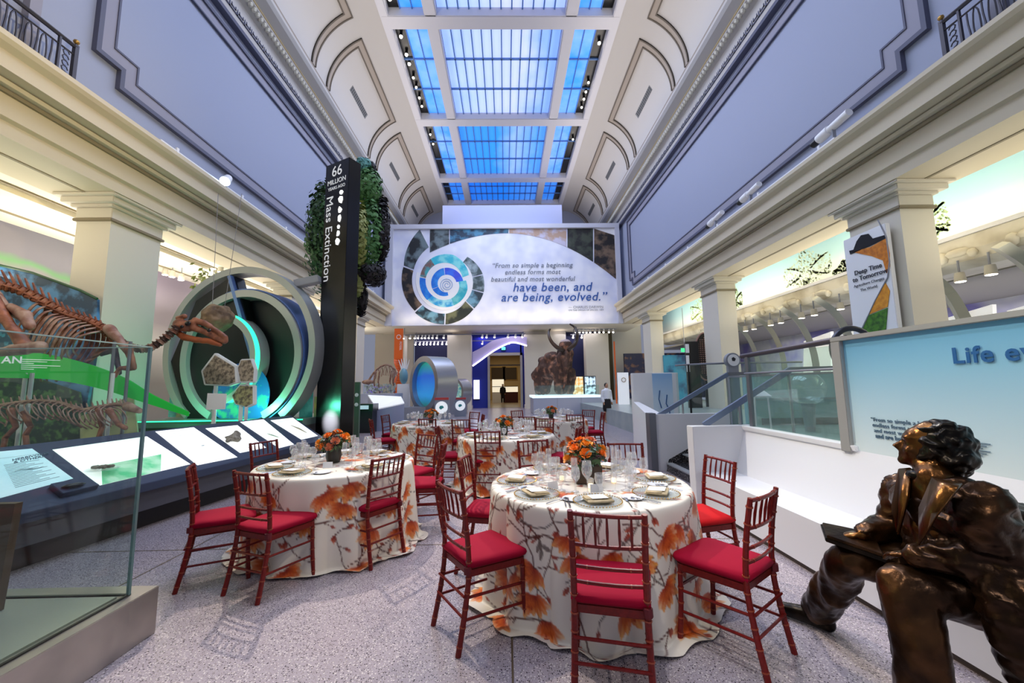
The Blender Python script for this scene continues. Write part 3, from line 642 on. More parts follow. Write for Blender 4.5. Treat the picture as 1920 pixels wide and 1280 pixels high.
for i, (tx, ty) in enumerate(T):
    for a, who in seats[i]:
        a = math.radians(a); rr = Vector((cos(a), sin(a), 0)); tt = Vector((-rr.y, rr.x, 0)); hz = math.atan2(-rr.y, -rr.x)-pi/2; tail = 'at %s of the %s' % (who, TN[i])
        def P(r, s, z=0): p = Vector((tx, ty, TH+z))+rr*r-tt*s*1.0; return p     # s > 0: to the diner's right
        if i == 0 or i == 1 or R.random() < 2:
            if firstCH[0]: CH.location = P(.57, 0); CH['label'] = 'gold-rimmed glass charger '+tail; CH['group'] = 'glass chargers'; NA.location = P(.57, 0, .014); NA.rotation_euler = (0, 0, hz+.2); NA['label'] = 'folded beige napkin with white card '+tail; NA['group'] = 'folded napkins'; firstCH[0] = False
            else: clone(CH, P(.57, 0), hz, 'gold-rimmed glass charger '+tail, 'glass chargers'); clone(NA, P(.57, 0, .014), hz+R.uniform(-.35, .35), 'folded beige napkin with white card '+tail, 'folded napkins')
        if i < 3:
            for (s, m_, nm) in ((-.2, forkm, 'fork'), (.19, knifem, 'knife'), (.215, spoonm, 'spoon')):
                obj_of(m_, nm, P(.58, s, .001), hz, 'silver %s %s' % (nm, tail), 'cutlery', 'silver %ss' % (nm if nm != 'knife' else 'knive'))
            obj_of(breadm, 'bread_plate', P(.47, -.25), 0, 'small white bread plate '+tail, 'plate', 'white bread plates')
        for nm, (r, s) in {'red wine glass': (.36, .05), 'white wine glass': (.42, .14), 'champagne flute': (.31, .13), 'water goblet': (.37, -.05)}.items():
            if i > 2 and nm == 'water goblet': continue
            obj_of(GL[nm], GL[nm].name.split('.')[0], P(r+R.uniform(-.015, .015), s+R.uniform(-.015, .015)), 0, 'clear %s %s' % (nm, tail), 'glass', 'wine glasses on the '+TN[i])

# ---- centrepieces
orose, yrose, prose = mat('orange_rose', 'ee7412', .6, var=(30, 'f7962a', .3, .7)), mat('amber_rose', 'f2921a', .6, var=(30, 'f9b23c', .3, .7)), mat('peach_rose', 'd9825c', .6)
leafg, leafd, berry, sage = mat('green_leaf', '3f5a30', .5), mat('dark_leaf', '24331e', .5), mat('plum_berries', '4a1e2e', .5), mat('sage_succulent', '7f9e92', .6)
def rose_mesh(m):
    g = MB(); q = random.Random(3)
    for ring_, (rad, h, n_, op) in enumerate(((.008, .028, 3, .1), (.016, .030, 4, .25), (.025, .028, 5, .45), (.034, .022, 6, .8))):
        for k in range(n_):
            a0 = 2*pi*k/n_+ring_*.7; w = 2*pi/n_*.72; vs = []
            for j in range(4):
                t = j/3; rr_ = rad*(.35+.65*t**.7)+op*.010*t*t
                for i in range(5):
                    u = (i/4-.5)*2; a = a0+u*w/2*(.8+.4*t); z = h*t*(1-.18*u*u)-.004*ring_; vs.append(((rr_-.002*abs(u))*cos(a), (rr_-.002*abs(u))*sin(a), z))
            g.add(vs, [(j*5+i, j*5+i+1, j*5+i+6, j*5+i+5) for j in range(3) for i in range(4)])
    g.ball((0, 0, .004), (.02, .02, .012), 8, 4)
    me = bpy.data.meshes.new('rose'); me.from_pydata([tuple(p*1.18) for p in g.v], [], g.f); me.polygons.foreach_set('use_smooth', [True]*len(me.polygons)); me.materials.append(m); return me
RM = [rose_mesh(orose), rose_mesh(yrose), rose_mesh(prose)]
def bouquet(i, tx, ty, vw, vh, vm, vlab, nro, tall):
    t = thing('flower_arrangement', 'orange and amber rose arrangement in a %s on the %s' % (vlab, TN[i]), 'flowers', (tx, ty, TH), 'rose centrepieces'); q = random.Random(i*5+2); z0 = TH+vh
    if vlab.startswith('dark wood'): MB().box((tx-vw, ty-vw, TH), (tx+vw, ty+vw, z0)).build('vase', vm, t, bevel=.006)
    else: MB().lathe([(.001, 0), (vw*.8, 0), (vw, vh*.5), (vw*.9, vh), (vw*.8, vh), (vw*.7, vh*.9), (.001, vh*.85)], 16, (tx, ty, TH)).build('vase', vm, t, smooth='auto')
    C = Vector((tx, ty, z0+.025))
    dirs = []
    for k in range(nro*30):
        z = q.uniform(.05, 1); a = q.uniform(0, 6.28); s_ = math.sqrt(1-z*z); d = Vector((s_*cos(a), s_*sin(a), z))
        if all((d-e).length > .48 for e in dirs): dirs.append(d)
        if len(dirs) >= nro: break
    for k, d in enumerate(dirs):
        o = bpy.data.objects.new('rose', RM[(0, 1, 1, 0, 2)[q.randrange(5)]]); COL.objects.link(o); o.parent = t
        o.location = C-t.location+Vector((d.x*.155, d.y*.155, d.z*tall)); o.rotation_euler = (d*1+Vector((0, 0, .35))).to_track_quat('Z', 'Y').to_euler(); sc_ = q.uniform(.85, 1.15); o.scale = (sc_,)*3
    for nm, m_, n_, r0, r1, sz in (('foliage', leafg, 150, .06, .185, .03), ('dark_foliage', leafd, 110, .05, .17, .032), ('sage_foliage', sage, 30, .1, .18, .022)):
        g = MB()
        for k in range(n_):
            z = q.uniform(-.12, .95); a = q.uniform(0, 6.28); s_ = math.sqrt(1-z*z); d = Vector((s_*cos(a), s_*sin(a), z)); p = C+Vector((d.x, d.y, d.z*tall/.16))*q.uniform(r0, r1); x = d.orthogonal().normalized(); x.rotate(Matrix.Rotation(q.uniform(0, 6.28), 3, d)); y = d.cross(x); l, w = sz*q.uniform(.7, 1.3), sz*.42
            g.add([p-x*l, p+y*w+d*.006, p+x*l+d*.01, p-y*w+d*.006], [(0, 1, 2, 3)])
        tag(g.build(nm, m_, t, recalc=False), kind='stuff')
    g = MB()
    for k in range(6):
        z = q.uniform(.2, .9); a = q.uniform(0, 6.28); s_ = math.sqrt(1-z*z); p = C+Vector((s_*cos(a)*.15, s_*sin(a)*.15, z*tall*.95))
        for _ in range(14): g.ball(p+Vector((q.uniform(-.025, .025), q.uniform(-.025, .025), q.uniform(-.02, .025))), .009, 5, 3)
    tag(g.build('berries', berry, t, smooth=True, recalc=False), kind='stuff')
woodv = mat('dark_wood_box', '4a3626', .45, var=(14, '33241a', .3, .7)); darkv = mat('dark_vase', '26241f', .35)
bouquet(0, T[0][0]+.0, T[0][1]+.02, .105, .14, woodv, 'dark wooden cube', 17, .165)
bouquet(1, T[1][0]-.05, T[1][1]+.0, .08, .14, darkv, 'dark round vase', 14, .15)
for i in (2, 3, 4): bouquet(i, T[i][0]+(0, 0, -.03, .05, -.05)[i], T[i][1], .06, .12, darkv, 'dark vase', 10, .14)
def small_card(x, y, rz, lab):
    g = MB().hexa([(-.045, -.002, 0), (.045, -.002, 0), (.045, .0, 0), (-.045, .0, 0), (-.045, .012, .055), (.045, .012, .055), (.045, .014, .055), (-.045, .014, .055)]); o = g.build('table_card', cardm); o.location = (x, y, TH); o.rotation_euler = (0, 0, rz); tag(o, lab, 'card')
small_card(T[0][0]+.0, T[0][1]-.33, 0, 'white tent card in front of the wooden flower box on the nearest table')
small_card(T[1][0]+.02, T[1][1]-.3, .1, 'white tent card below the flowers on the left round table')
small_card(T[0][0]-.3, T[0][1]-.22, .5, 'white place card left of the wooden flower box on the nearest table')
for k, (dx, dy, w_) in enumerate(((-.02, -.22, 'in front of the wooden flower box'), (.2, -.05, 'right of the wooden flower box'), (-.2, .05, 'left of the wooden flower box'), (.12, .2, 'behind the wooden flower box'))):
    x, y = T[0][0]+dx, T[0][1]+dy; t = thing('votive_candle', 'lit votive candle in a clear cup %s' % w_, 'candle', (x, y, TH), 'votive candles')
    MB().lathe([(.001, .001), (.022, .001), (.028, .075), (.0265, .075), (.021, .004)], 14, (x, y, TH)).build('cup', wg, t, smooth=True); MB().cyl((x, y, TH+.004), (x, y, TH+.035), .018, n=12).build('wax', candle, t)
# ================================================================ RIGHT SIDE: BENCH, BOARD, STAIR, PLATFORM
bw = mat('bench_white', 'dfe0e4', .4); brd = gradmat('blue_board_print', ((0, 'd5e2e4'), (.25, 'bcd5df'), (.7, '86bcd6'), (1, '5fa6cf')), 2, 0, 1.0, .45)
t = thing('white_bench', 'long white bench with a sloping back under the blue board', 'bench', (2.6, 2.2, 0))
MB().prism([(2.44, -1.5, .05), (2.44, -1.5, .44), (2.86, -1.5, .44), (3.02, -1.5, .95), (3.16, -1.5, .95), (3.16, -1.5, .05)], (0, 6.55, 0)).build('seat_shell', bw, t)
MB().box((2.36, 5.05, 0), (3.2, 5.22, 1.0)).build('end_panel', bw, t, bevel=.006)
MB().box((2.47, -1.5, 0), (3.1, 5.05, .05)).build('toe_kick', mat('brown_kick', '4e4238', .5), t)
MB().hexa([(3.0, 3.42, .94), (3.12, 3.42, .94), (3.12, 5.05, .95), (3.0, 5.05, .95), (2.985, 3.42, .99), (3.12, 3.42, .99), (3.12, 5.05, 1.0), (2.985, 5.05, 1.0)]).build('ledge', white, t, bevel=.004)
t = thing('information_board', 'tall blue graduated board with large lettering behind the statue', 'sign', (3.05, 1.5, .95))
MB().box((3.02, -1.5, .95), (3.12, 3.46, 1.9)).build('panel', brd, t)
for A_0, A_1 in (((2.985, 3.46, .93), (3.14, 3.56, 1.899)), ((2.985, -1.5, 1.9), (3.14, 3.56, 1.94))): MB().box(A_0, A_1).build('frame', mat('warm_grey_frame', 'a7a5a2', .4, .3), t, bevel=.004)
navy = mat('navy_print', '1b5a94', .5); navyd = mat('slate_print', '4a6478', .5)
letters('Life evolves', .148, navy, (3.012, at(1786, 681, x=3.012).y, at(1786, 681, x=3.012).z), (0, -1, 0), (0, 0, 1), t, bold=.003, space=1.08)
for k, ln in enumerate(('“From so simple a beginning', 'endless forms most beautiful', 'and most wonderful have been,', 'and are being, evolved.”')):
    q = at(1633+k*3, 789+k*10.3, x=3.015); text(ln, .046, navyd, (3.015, q.y, q.z), (0, -1, 0), (0, 0, 1), t, bold=.0015 if k == 3 else 0, space=1.05)
g = MB()
for k in range(6):
    q = at(1822, 829+k*4.6, x=3.015); g.box((3.012, q.y-.10+.02*(k % 3), q.z), (3.016, q.y, q.z+.004))
g.build('small_print', navyd, t)
# glass balustrades, stair, platform
grn = glassmat('balustrade_glass', 'ecf7f3', .02, .05, 'cfe6e0'); railm = mat('blue_steel_rail', '7d8aa2', .35, .6)
t = thing('glass_balustrade', 'glass balustrade with dark top rail between bench end and board', 'railing', (3.1, 4.3, .98))
MB().box((3.08, 3.58, 1.0), (3.095, 5.05, 1.88)).build('glass_pane', grn, t)
MB().cyl((3.09, 3.5, 1.93), (3.09, 5.1, 1.885), .03, n=10).build('top_rail', mat('dark_rail', '5a5358', .35, .6), t, smooth='auto')
MB().cyl((3.05, 3.5, 1.66), (3.05, 5.0, 1.66), .012, n=8).build('handrail', steel, t, smooth='auto')
for y in (3.62, 4.98): MB().box((3.07, y-.03, 1.0), (3.105, y+.03, 1.9)).build('post', steeld if y > 4 else mat('pale_green_post', '9fb0a0', .4, .4), t)
pf = struct('floor.001', MB().box((4.05, 5.2, 0), (11.6, 25, .6)).box((3.2, -3, 0), (11.6, 5.2, .6)), mat('platform_grey', '8d9a9e', .3, var=(2, 'a3aeaa', .3, .7)))
MB().box((4.0, 5.2, .52), (4.06, 9.0, .6)).build('nosing', dterr, pf); 
t = thing('short_stair', 'black terrazzo stair rising between white walls behind the bench', 'stairs', (3.4, 6.2, 0))
for k in range(4):
    MB().box((2.85+.3*k, 5.22, 0 if k == 0 else .15*k-.001), (4.05, 7.17, .15*(k+1))).build('step', dterr, t); MB().box((2.84+.3*k, 5.22, .15*(k+1)-.02), (2.95+.3*k, 7.17, .15*(k+1)+.002)).build('tread_edge', mat('pale_tread', '9a9da0', .4), t)
t = thing('stair_wall', 'low white wall with a steel end post at the far side of the stair', 'wall', (3.3, 7.3, 0))
MB().box((2.62, 7.2, 0), (4.06, 7.34, 1.0)).build('panel', bw, t, bevel=.005); MB().box((2.58, 7.17, 0), (2.70, 7.37, 1.02)).build('end_post', steeld, t, bevel=.004)
MB().prism([(2.85, 7.19, 0), (4.05, 7.19, 0), (4.05, 7.19, .8), (2.9, 7.19, .2)], (0, .012, 0)).build('stair_stringer', dterr, t)
for y, x0, z0, x1, z1, x2, w_ in ((7.28, 2.66, .90, 4.13, 1.71, 4.9, 'far'), (5.2, 2.58, 1.0, 3.79, 1.71, 4.5, 'near')):
    t = thing('stair_handrail', 'blue grey sloping handrail on the %s side of the stair' % w_, 'railing', (x0, y, z0), 'stair handrails')
    MB().bar((x0, y, z0), (x1, y, z1), .05, .075).build('sloping_rail', railm, t, bevel=.006); MB().bar((x1-.02, y, z1), (x2, y, z1+.01), .05, .06).build('level_rail', steeld, t, bevel=.006)
    for f in (.42, 1): xx = x0+(x1-x0)*f-.03; MB().cyl((xx, y, .98 if f < 1 and y > 6 else .55), (xx, y, z0+(z1-z0)*f-.04), .018, n=8).build('post', steel, t, smooth='auto')
t = thing('glass_balustrade', 'curved glass balustrade on the platform behind the far stair wall', 'railing', (4.2, 8.5, .6))
P = [(3.9, 9.0), (4.05, 8.7), (4.25, 8.45), (4.6, 8.3), (5.2, 8.2), (6.2, 8.15)]
for a, b in zip(P, P[1:]): MB().add([(a[0], a[1], .6), (b[0], b[1], .6), (b[0], b[1], 1.95), (a[0], a[1], 1.95)], [(0, 1, 2, 3)]).build('glass_pane', grn, t, recalc=False)
MB().tube([(x, y, 1.96) for x, y in P], .02, 8).build('top_rail', steeld, t, smooth='auto'); MB().cyl((4.05, 8.68, .6), (4.05, 8.68, 1.96), .022, n=8).build('post', black, t)
t = thing('glass_balustrade', 'long glass balustrade along the platform edge behind the near handrail', 'railing', (4.0, 6.8, .6))
MB().box((4.5, 5.3, .62), (4.515, 7.9, 1.65)).build('glass_pane', grn, t); MB().box((4.48, 5.3, 1.65), (4.535, 7.9, 1.68)).build('top_rail', steel, t)
t = thing('exhibit_wall', 'white low wall with a pale blue fish-like graphic beyond the stair', 'wall', (3.4, 9.05, 0))
MB().box((2.9, 9.0, 0), (3.95, 9.15, 1.8)).build('panel', white, t, bevel=.01)
MB().box((3.35, 8.985, .3), (3.8, 9.0, 1.78)).build('blue_graphic', gradmat('pale_blue_graphic', ((0, 'e9f2f6'), (.6, 'cfe2f2'), (1, '8fbdea')), 2, .3, 1.8), t)
g = MB().tube([(3.5, 8.98, 1.4), (3.47, 8.98, 1.2), (3.52, 8.98, 1.0)], .012, 5).tube([(3.66, 8.98, 1.3), (3.63, 8.98, 1.1), (3.7, 8.98, .95), (3.7, 8.98, .8)], .012, 5); g.build('squiggle', navy, t)
MB().hexa([(2.2+.45, 7.5, 0), (3.0, 7.5, 0), (3.0, 8.95, 0), (2.85, 8.95, 0), (2.68, 7.5, .95), (3.0, 7.5, .95), (3.0, 8.95, 1.15), (2.88, 8.95, 1.15)]).build('sloping_base', white, t)
# disc sign on post
def disc_sign(px, py, Y, r, zb, lab, ring_=greyp):
    c = at(px, py, y=Y); t = thing('disc_sign', lab, 'sign', (c.x, c.y, zb)); g = MB(); n = 28
    P = [(c.x+r*cos(2*pi*k/n), c.y, c.z+r*sin(2*pi*k/n)) for k in range(n)]
    MB().prism(P, (0, .10, 0)).build('drum', ring_, t, bevel=.004); MB().prism([(c.x+(p[0]-c.x)*.78, c.y-.012, c.z+(p[2]-c.z)*.78) for p in P], (0, .012, 0)).build('face', white, t)
    MB().box((c.x-r*.7, c.y+.01, zb), (c.x+r*.7, c.y+.09, c.z-r*.7)).build('stand', greyp, t)
    MB().prism([(c.x+r*.3*cos(k), c.y-.016, c.z+r*.12+r*.3*sin(k)) for k in (.2, 1.6, 2.6, 4, 5.2)], (0, .004, 0)).build('emblem', dark, t); return t
disc_sign(1375, 675, 7.9, .15, .6, 'round white sign in a grey drum on the platform rail before the second right column')
# cabinets on the platform with dome
t = thing('display_counter', 'long grey-blue display counter on the platform seen through the balustrade glass', 'counter', (6.6, 7.3, .6))
cb = mat('slate_blue_cabinet', 'a9c6d0', .4); MB().box((5.6, 8.85, .6), (9.9, 9.3, 1.75)).build('cabinet', cb, t, bevel=.01); MB().box((5.5, 8.72, 1.15), (9.9, 8.85, 1.2)).build('ledge', greyp, t); MB().box((5.7, 8.8, .6), (9.9, 9.2, .75)).build('plinth', dark, t)
c = at(1512, 728, y=7.6); t = thing('glass_globe', 'large clear glass globe reflecting blue light before the grey counter', 'globe', (c.x, c.y, .6))
MB().ball(c, .32, 24, 14).build('globe', wg, t, smooth=True); MB().cyl((c.x, c.y, .6), (c.x, c.y, c.z-.28), .08, .12, 16).build('stand', greyp, t)
c = at(1427, 742, y=5.9); t = thing('label_stand', 'small white sloping label stand behind the glass balustrade', 'stand', (c.x, c.y, .6))
MB().hexa([(c.x-.12, c.y-.06, c.z-.02), (c.x+.12, c.y-.06, c.z-.02), (c.x+.1, c.y+.08, c.z+.06), (c.x-.1, c.y+.08, c.z+.06), (c.x-.12, c.y-.06, c.z), (c.x+.12, c.y-.06, c.z), (c.x+.1, c.y+.08, c.z+.08), (c.x-.1, c.y+.08, c.z+.08)]).build('tray', white, t)
for s in (-1, 1): MB().cyl((c.x+s*.12, c.y, .6), (c.x+s*.1, c.y, c.z), .012, n=8).build('leg', white, t)
# lamp ledge, ribs and lit screens in the right aisle
led = mat('ledge_plaster', 'e4dcc8', .5, var=(1.2, 'b9ad92', .45, .7)); lg = struct('trim_7', MB().prism([(9.9, -3, 4.3), (10.0, -3, 4.1), (10.4, -3, 4.0), (11.7, -3, 4.1), (11.7, -3, 4.8), (10.2, -3, 4.8), (9.9, -3, 4.6)], (0, 28, 0)), led)
MB().box((9.86, -3, 4.62), (9.96, 25, 4.7)).build('lip', white, lg)
struct('ceiling.006', MB().box((11.5, -3, 4.05), (15.5, 29, 4.15)), mat('low_ceiling', 'a9a59c', .7))
struct('wall_right.002', MB().box((15.5, -3, 0), (15.7, 29, 4.2)), mat('gallery_wall', 'd9dadf', .6, var=(.5, '8b86c8', .42, .62)))
for k in range(9):
    y = 4.2+k*1.55
    t = thing('curved_rib', 'curved grey-beige rib arching down from the lamp ledge, number %d from the camera' % (k+1), 'rib', (10.4, y, .6), 'curved ribs of the right gallery')
    P = cat([(9.7, y, 4.15), (10.25, y, 3.7), (10.6, y, 3.0), (10.75, y, 2.2), (10.75, y, .6)], 4)
    MB().tube(P, .16, 4, flat=.55).build('rib_blade', mat('rib_metal', 'b6b4a8', .4, .3), t)
    t['label'] = ('nearest', 'second', 'third', 'fourth', 'fifth', 'sixth', 'seventh', 'eighth', 'farthest')[k]+' curved grey rib under the lamp ledge of the right gallery'
    for j in range(2):
        c = Vector((9.95, y+.4+.55*j, 3.72)); tt = thing('track_light', 'white round track light under the right ledge, %s beyond the %s rib' % (('first', 'second')[j], ('nearest', 'second', 'third', 'fourth', 'fifth', 'sixth', 'seventh', 'eighth', 'farthest')[k]), 'lamp', c, 'track lights of the right gallery')
        MB().cyl(c+Vector((0, 0, .42)), c+Vector((0, 0, .12)), .02, n=6).build('stem', greyp, tt); MB().cyl(c+Vector((0, 0, .15)), c-Vector((0, 0, .05)), .08, .1, 12).build('can', mat('can_beige', 'cfc9ba', .5), tt, smooth='auto'); MB().cyl(c-Vector((0, 0, .051)), c-Vector((0, 0, .06)), .085, n=12).build('lens', lampm, tt)
    if k < 7:
        t = thing('backlit_display', '-', 'panel', (11.6, y+.78, 1.4), 'back-lit white panels of the right gallery'); t['label'] = ('nearest', 'second', 'third', 'fourth', 'fifth', 'sixth', 'farthest')[k]+' back-lit white graphic panel between the ribs of the right gallery'
        MB().hexa([(11.3, y+.12, 1.35), (11.4, y+.12, 1.35), (11.4, y+1.42, 1.35), (11.3, y+1.42, 1.35), (11.5, y+.12, 3.3), (11.6, y+.12, 3.3), (11.6, y+1.42, 3.1), (11.5, y+1.42, 3.1)]).build('screen', mat('lit_screen', 'f4f3ee', .5, emit=.55, var=(1.3, 'e6ddd2', .45, .8)), t)
        MB().box((11.2, y+.1, .6), (11.6, y+1.45, 1.33)).build('plinth', cb, t)
# brackets on the ledge
for k in range(14):
    y = 3.2+k*1.25; o = MB().ball((9.93, y, 4.3), (.1, .3, .1), 8, 4).ball((9.9, y+.3, 4.25), (.09, .12, .14), 7, 4).ball((9.9, y-.28, 4.22), (.08, .1, .1), 6, 4).build('ledge_scroll', led, lg, smooth=True)
# painted trees on the mural
def tree_print(y, w_, h, c1, label_):
    g = MB(); q = random.Random(int(y*10)); z0 = 4.82
    for _ in range(900):
        a, r = q.uniform(0, 6.28), q.random()**.5; yy = y+cos(a)*r*w_/2; zz = z0+h*.55+sin(a)*r*h*.45*(1-.25*abs(cos(a)))+(.08*h*sin(5*a))
        if q.random() < .12: zz = z0+q.random()*h*.4; yy = y+q.uniform(-.08, .08)*w_
        s = q.uniform(.02, .05); g.add([(11.597, yy-s, zz), (11.597, yy, zz-s*.7), (11.597, yy+s, zz+s*.3), (11.597, yy+.2*s, zz+s)], [(0, 1, 2, 3)])
    o = g.build('painted_tree', c1, None, recalc=False); tag(o, label_, 'tree'); o['kind'] = 'stuff'; return o
mt = [mat('mural_tree_%d' % i, c, .7, var=(14, d, .3, .7)) for i, (c, d) in enumerate((('a3b8a1', 'c6d3bd'), ('8fae84', 'b9c99c'), ('8fb03f', 'c2cd7d')))]
for y, w_, h, m_, l_ in ((14.6, 2.4, 1.75, 0, 'grey-green painted tree on the sky mural right of the second column'), (11.9, 1.5, 1.35, 0, 'small painted tree on the sky mural beside the column banner'), (12.9, 1.0, .8, 0, 'faint small painted tree on the sky mural'), (10.3, 1.3, 1.8, 1, 'painted tree on the sky mural touching the column banner'), (19.3, 1.2, 1.5, 1, 'painted green tree on the mural left of the second column'), (22.6, 3.2, 1.9, 2, 'bright green painted foliage at the far end of the mural')): tree_print(y, w_, h, mt[m_], l_)
# banner on the near right column
t = thing('column_banner', 'white curved banner with an orange field photograph on the near right column', 'banner', (7.8, 8.0, 1.9))
bx = 7.72; A = [at(1576, 443, x=bx), at(1660, 410, x=bx), at(1716, 640, x=bx), at(1608, 640, x=bx)]
y1, y0 = 8.55, 7.55
MB().box((bx, y0, 1.9), (bx+.1, y1, 4.72)).build('panel', white, t, bevel=.01)
def bp(px, py): p = at(px, py, x=bx-.012); return (p.x, p.y, p.z)
MB().prism([bp(1596, 472), bp(1632, 463), bp(1662, 446), bp(1668, 475), bp(1668, 500), bp(1662, 512), bp(1655, 488), bp(1634, 480)], (.008, 0, 0)).build('wheat_photo', mat('wheat_orange', 'e08a1e', .6, var=(12, 'a8560f', .3, .75)), t)
MB().prism([bp(1592, 470), bp(1600, 468), bp(1606, 452), bp(1614, 441), bp(1628, 438), bp(1636, 447), bp(1660, 440), bp(1662, 446), bp(1632, 461), bp(1594, 477)], (.006, 0, 0)).build('harvester_silhouette', black, t)
MB().prism([bp(1660, 530), bp(1668, 545), bp(1664, 575), bp(1628, 590), bp(1640, 562)], (.008, 0, 0)).build('leaf_photo', mat('leaf_orange', 'e9a02a', .6, var=(12, 'c4761a', .3, .75)), t)
MB().prism([bp(1664, 577), bp(1660, 625), bp(1612, 622), bp(1626, 592)], (.008, 0, 0)).build('crop_photo', mat('crop_green', '4f8d1f', .6, var=(14, '245016', .3, .7)), t)
MB().tube([bp(1646, 412), bp(1662, 445), bp(1668, 490), bp(1664, 520), bp(1640, 565), bp(1614, 622)], .012, 6).build('curve_line', greyp, t)
for s_, px, py, sz, b_ in (('Deep Time', 1601, 517, .14, .002), ('to Tomorrow', 1598, 530, .14, .002), ('Agriculture Changes', 1600, 540, .085, 0), ('The World', 1612, 547, .085, 0)):
    q = bp(px, py); (letters if b_ else text)(s_, sz, dark, (q[0]-.004, q[1]-.02, q[2]), (0, -1, 0), (0, 0, 1), t, bold=b_)
# dark arch ring on the rail by the board
t = thing('ring_sculpture', 'dark grey upright ring behind the upper left corner of the blue board', 'ring', (4.3, 4.8, .6)); c = at(1600, 655, y=4.9)
MB().tube([c+Vector((cos(a)*.27, 0, sin(a)*.27)) for a in [2*pi*k/32 for k in range(33)]], .035, 8, cap=False).build('hoop', mat('gunmetal', '4a4b52', .35, .7), t, smooth=True); MB().cyl((c.x, c.y, .6), (c.x, c.y, c.z-.27), .03, n=8).build('post', dark, t)
# entablature floodlights and cable rails
for i, (px, py, Y) in enumerate(((1562, 238, 8.5), (1407, 361, 12.0), (1342, 410, 15.1))):
    c = at(px, py, x=7.35); t = thing('cornice_floodlight', ('nearest', 'middle', 'farthest')[i]+' white theatre floodlight on the right cornice', 'lamp', (c.x, c.y, 6.7), 'floodlights on the right cornice')
    MB().cyl(c+Vector((0, -.42, .05)), c+Vector((0, .1, 0)), .085, n=14).build('barrel', white, t, smooth='auto'); MB().cyl(c+Vector((0, .1, 0)), c+Vector((0, .4, -.03)), .11, n=14).build('body', white, t, smooth='auto'); MB().cyl(c+Vector((0, .4, -.03)), c+Vector((0, .58, -.05)), .085, n=14).build('snoot', black, t, smooth='auto')
    MB().bar((c.x, c.y, 6.7), c, .03, .08).build('yoke', greyp, t); MB().box((c.x-.1, c.y-.15, 6.7), (c.x+.1, c.y+.15, 6.73)).build('base', greyp, t)
for s, nm in ((1, 'right'), (-1, 'left')):
    t = thing('lighting_rail', 'thin white lighting rail running along the %s cornice' % nm, 'rail', (s*7.3, 12, 6.7)); MB().box((min(s*7.28, s*7.31), 8.0, 6.85), (max(s*7.28, s*7.31), 22, 6.88)).build('rail', white, t)
    for k in range(7): MB().box((s*7.295-.02, 8.4+k*2.2, 6.7), (s*7.295+.02, 8.46+k*2.2, 6.95)).build('bracket', white, t)
c = at(423, 338, x=-7.2); t = thing('cornice_floodlight', 'single bright white floodlight on the left cornice', 'lamp', (c.x, c.y, 6.7))
MB().cyl(c+Vector((0, .1, .12)), c+Vector((.06, -.1, -.08)), .09, .12, 14).build('body', white, t, smooth='auto'); MB().cyl(c+Vector((.061, -.103, -.083)), c+Vector((.067, -.12, -.1)), .11, n=14).build('lens', mat('cold_lamp_glow', 'd8f0ff', .5, emit=9), t); MB().bar((c.x, c.y+.05, 6.7), c, .04, .04).build('yoke', greyp, t)
# balcony railings
iron = mat('wrought_iron', '47454c', .45, .5)
for s, nm, ye in ((-1, 'left', 6.45), (1, 'right', 5.95)):
    X = s*7.5; t = thing('balcony_railing', 'wrought iron balcony railing high on the %s wall' % nm, 'railing', (X, ye-1, 6.7), 'balcony railings')
    for z, r in ((6.8, .03), (7.58, .035), (7.42, .015)): MB().cyl((X, 2.4, z), (X, ye, z), r, n=6).build('rail', iron, t)
    MB().box((X-.03, ye-.03, 6.7), (X+.03, ye+.03, 7.62)).build('corner_post', iron, t); MB().box((X-.02, ye-.26, 6.7), (X+.02, ye-.23, 7.6)).build('post', iron, t)
    MB().ball((X, ye, 7.68), .045, 8, 6).build('finial', gold, t, smooth=True)
    for k in range(6): MB().tube([Vector((X, ye-.13, 6.86+k*.1))+Vector((0, cos(a)*.05, sin(a)*.05)) for a in (0, 1, 2, 3, 4, 5)], .01, 5).build('scroll', iron, t)
    for k in range(17):
        y = ye-.34-k*.2; MB().tube(cat([(X, y, 6.8), (X, y-.02, 6.95), (X, y, 7.2), (X, y, 7.4)], 2), .013, 5).build('baluster', iron, t)
        MB().tube(cat([(X, y-.1, 6.83), (X, y-.15, 6.9), (X, y-.16, 7.1), (X, y-.15, 7.33), (X, y-.1, 7.4), (X, y-.07, 7.2), (X, y-.07, 7.0), (X, y-.1, 6.83)], 2), .011, 5).build('baluster', iron, t)
# ================================================================ BRONZE STATUE
bz = mat('dark_bronze', '2b1c12', .3, .85, bump=(18, .25), var=(5, '5a3c22', .45, .75)); bz2 = mat('warm_bronze', '4f3219', .28, .9, bump=(22, .2), var=(7, '7a5228', .45, .75)); bzb = mat('black_bronze', '17130f', .3, .8, bump=(20, .2), var=(6, '33271b', .45, .75))
ST = thing('bronze_statue', 'seated bronze statue of a man with a notebook on the white bench', 'statue', (2.4, 1.8, 0))
def A_(px, py, y): return at(px, py, y=y)
def limb(g, pts, rr, n=10):
    for (a, b), (r0, r1) in zip(zip(pts, pts[1:]), zip(rr, rr[1:])): g.cyl(a, b, r0, r1, n)
    for p, r in zip(pts, rr): g.ball(p, r, 10, 8)
def frame3(F, up=(0, 0, 1)):
    F = Vector(F).normalized(); S = F.cross(Vector(up)).normalized(); U = S.cross(F); return F, S, U
hF, hS, hU = frame3((-.68, .70, .20)); HCn = A_(1747, 838, 1.92)
rotH = Matrix((hF, hS, hU)).transposed()
def hp(f, s, u): return HCn+hF*f+hS*s+hU*u
neck = A_(1752, 900, 1.88); shN = A_(1838, 950, 1.66); shF = A_(1700, 925, 2.14); elN = A_(1893, 1062, 1.64); wrN = A_(1722, 1042, 1.84); elF = A_(1672, 985, 2.22); wrF = A_(1618, 1002, 2.16)
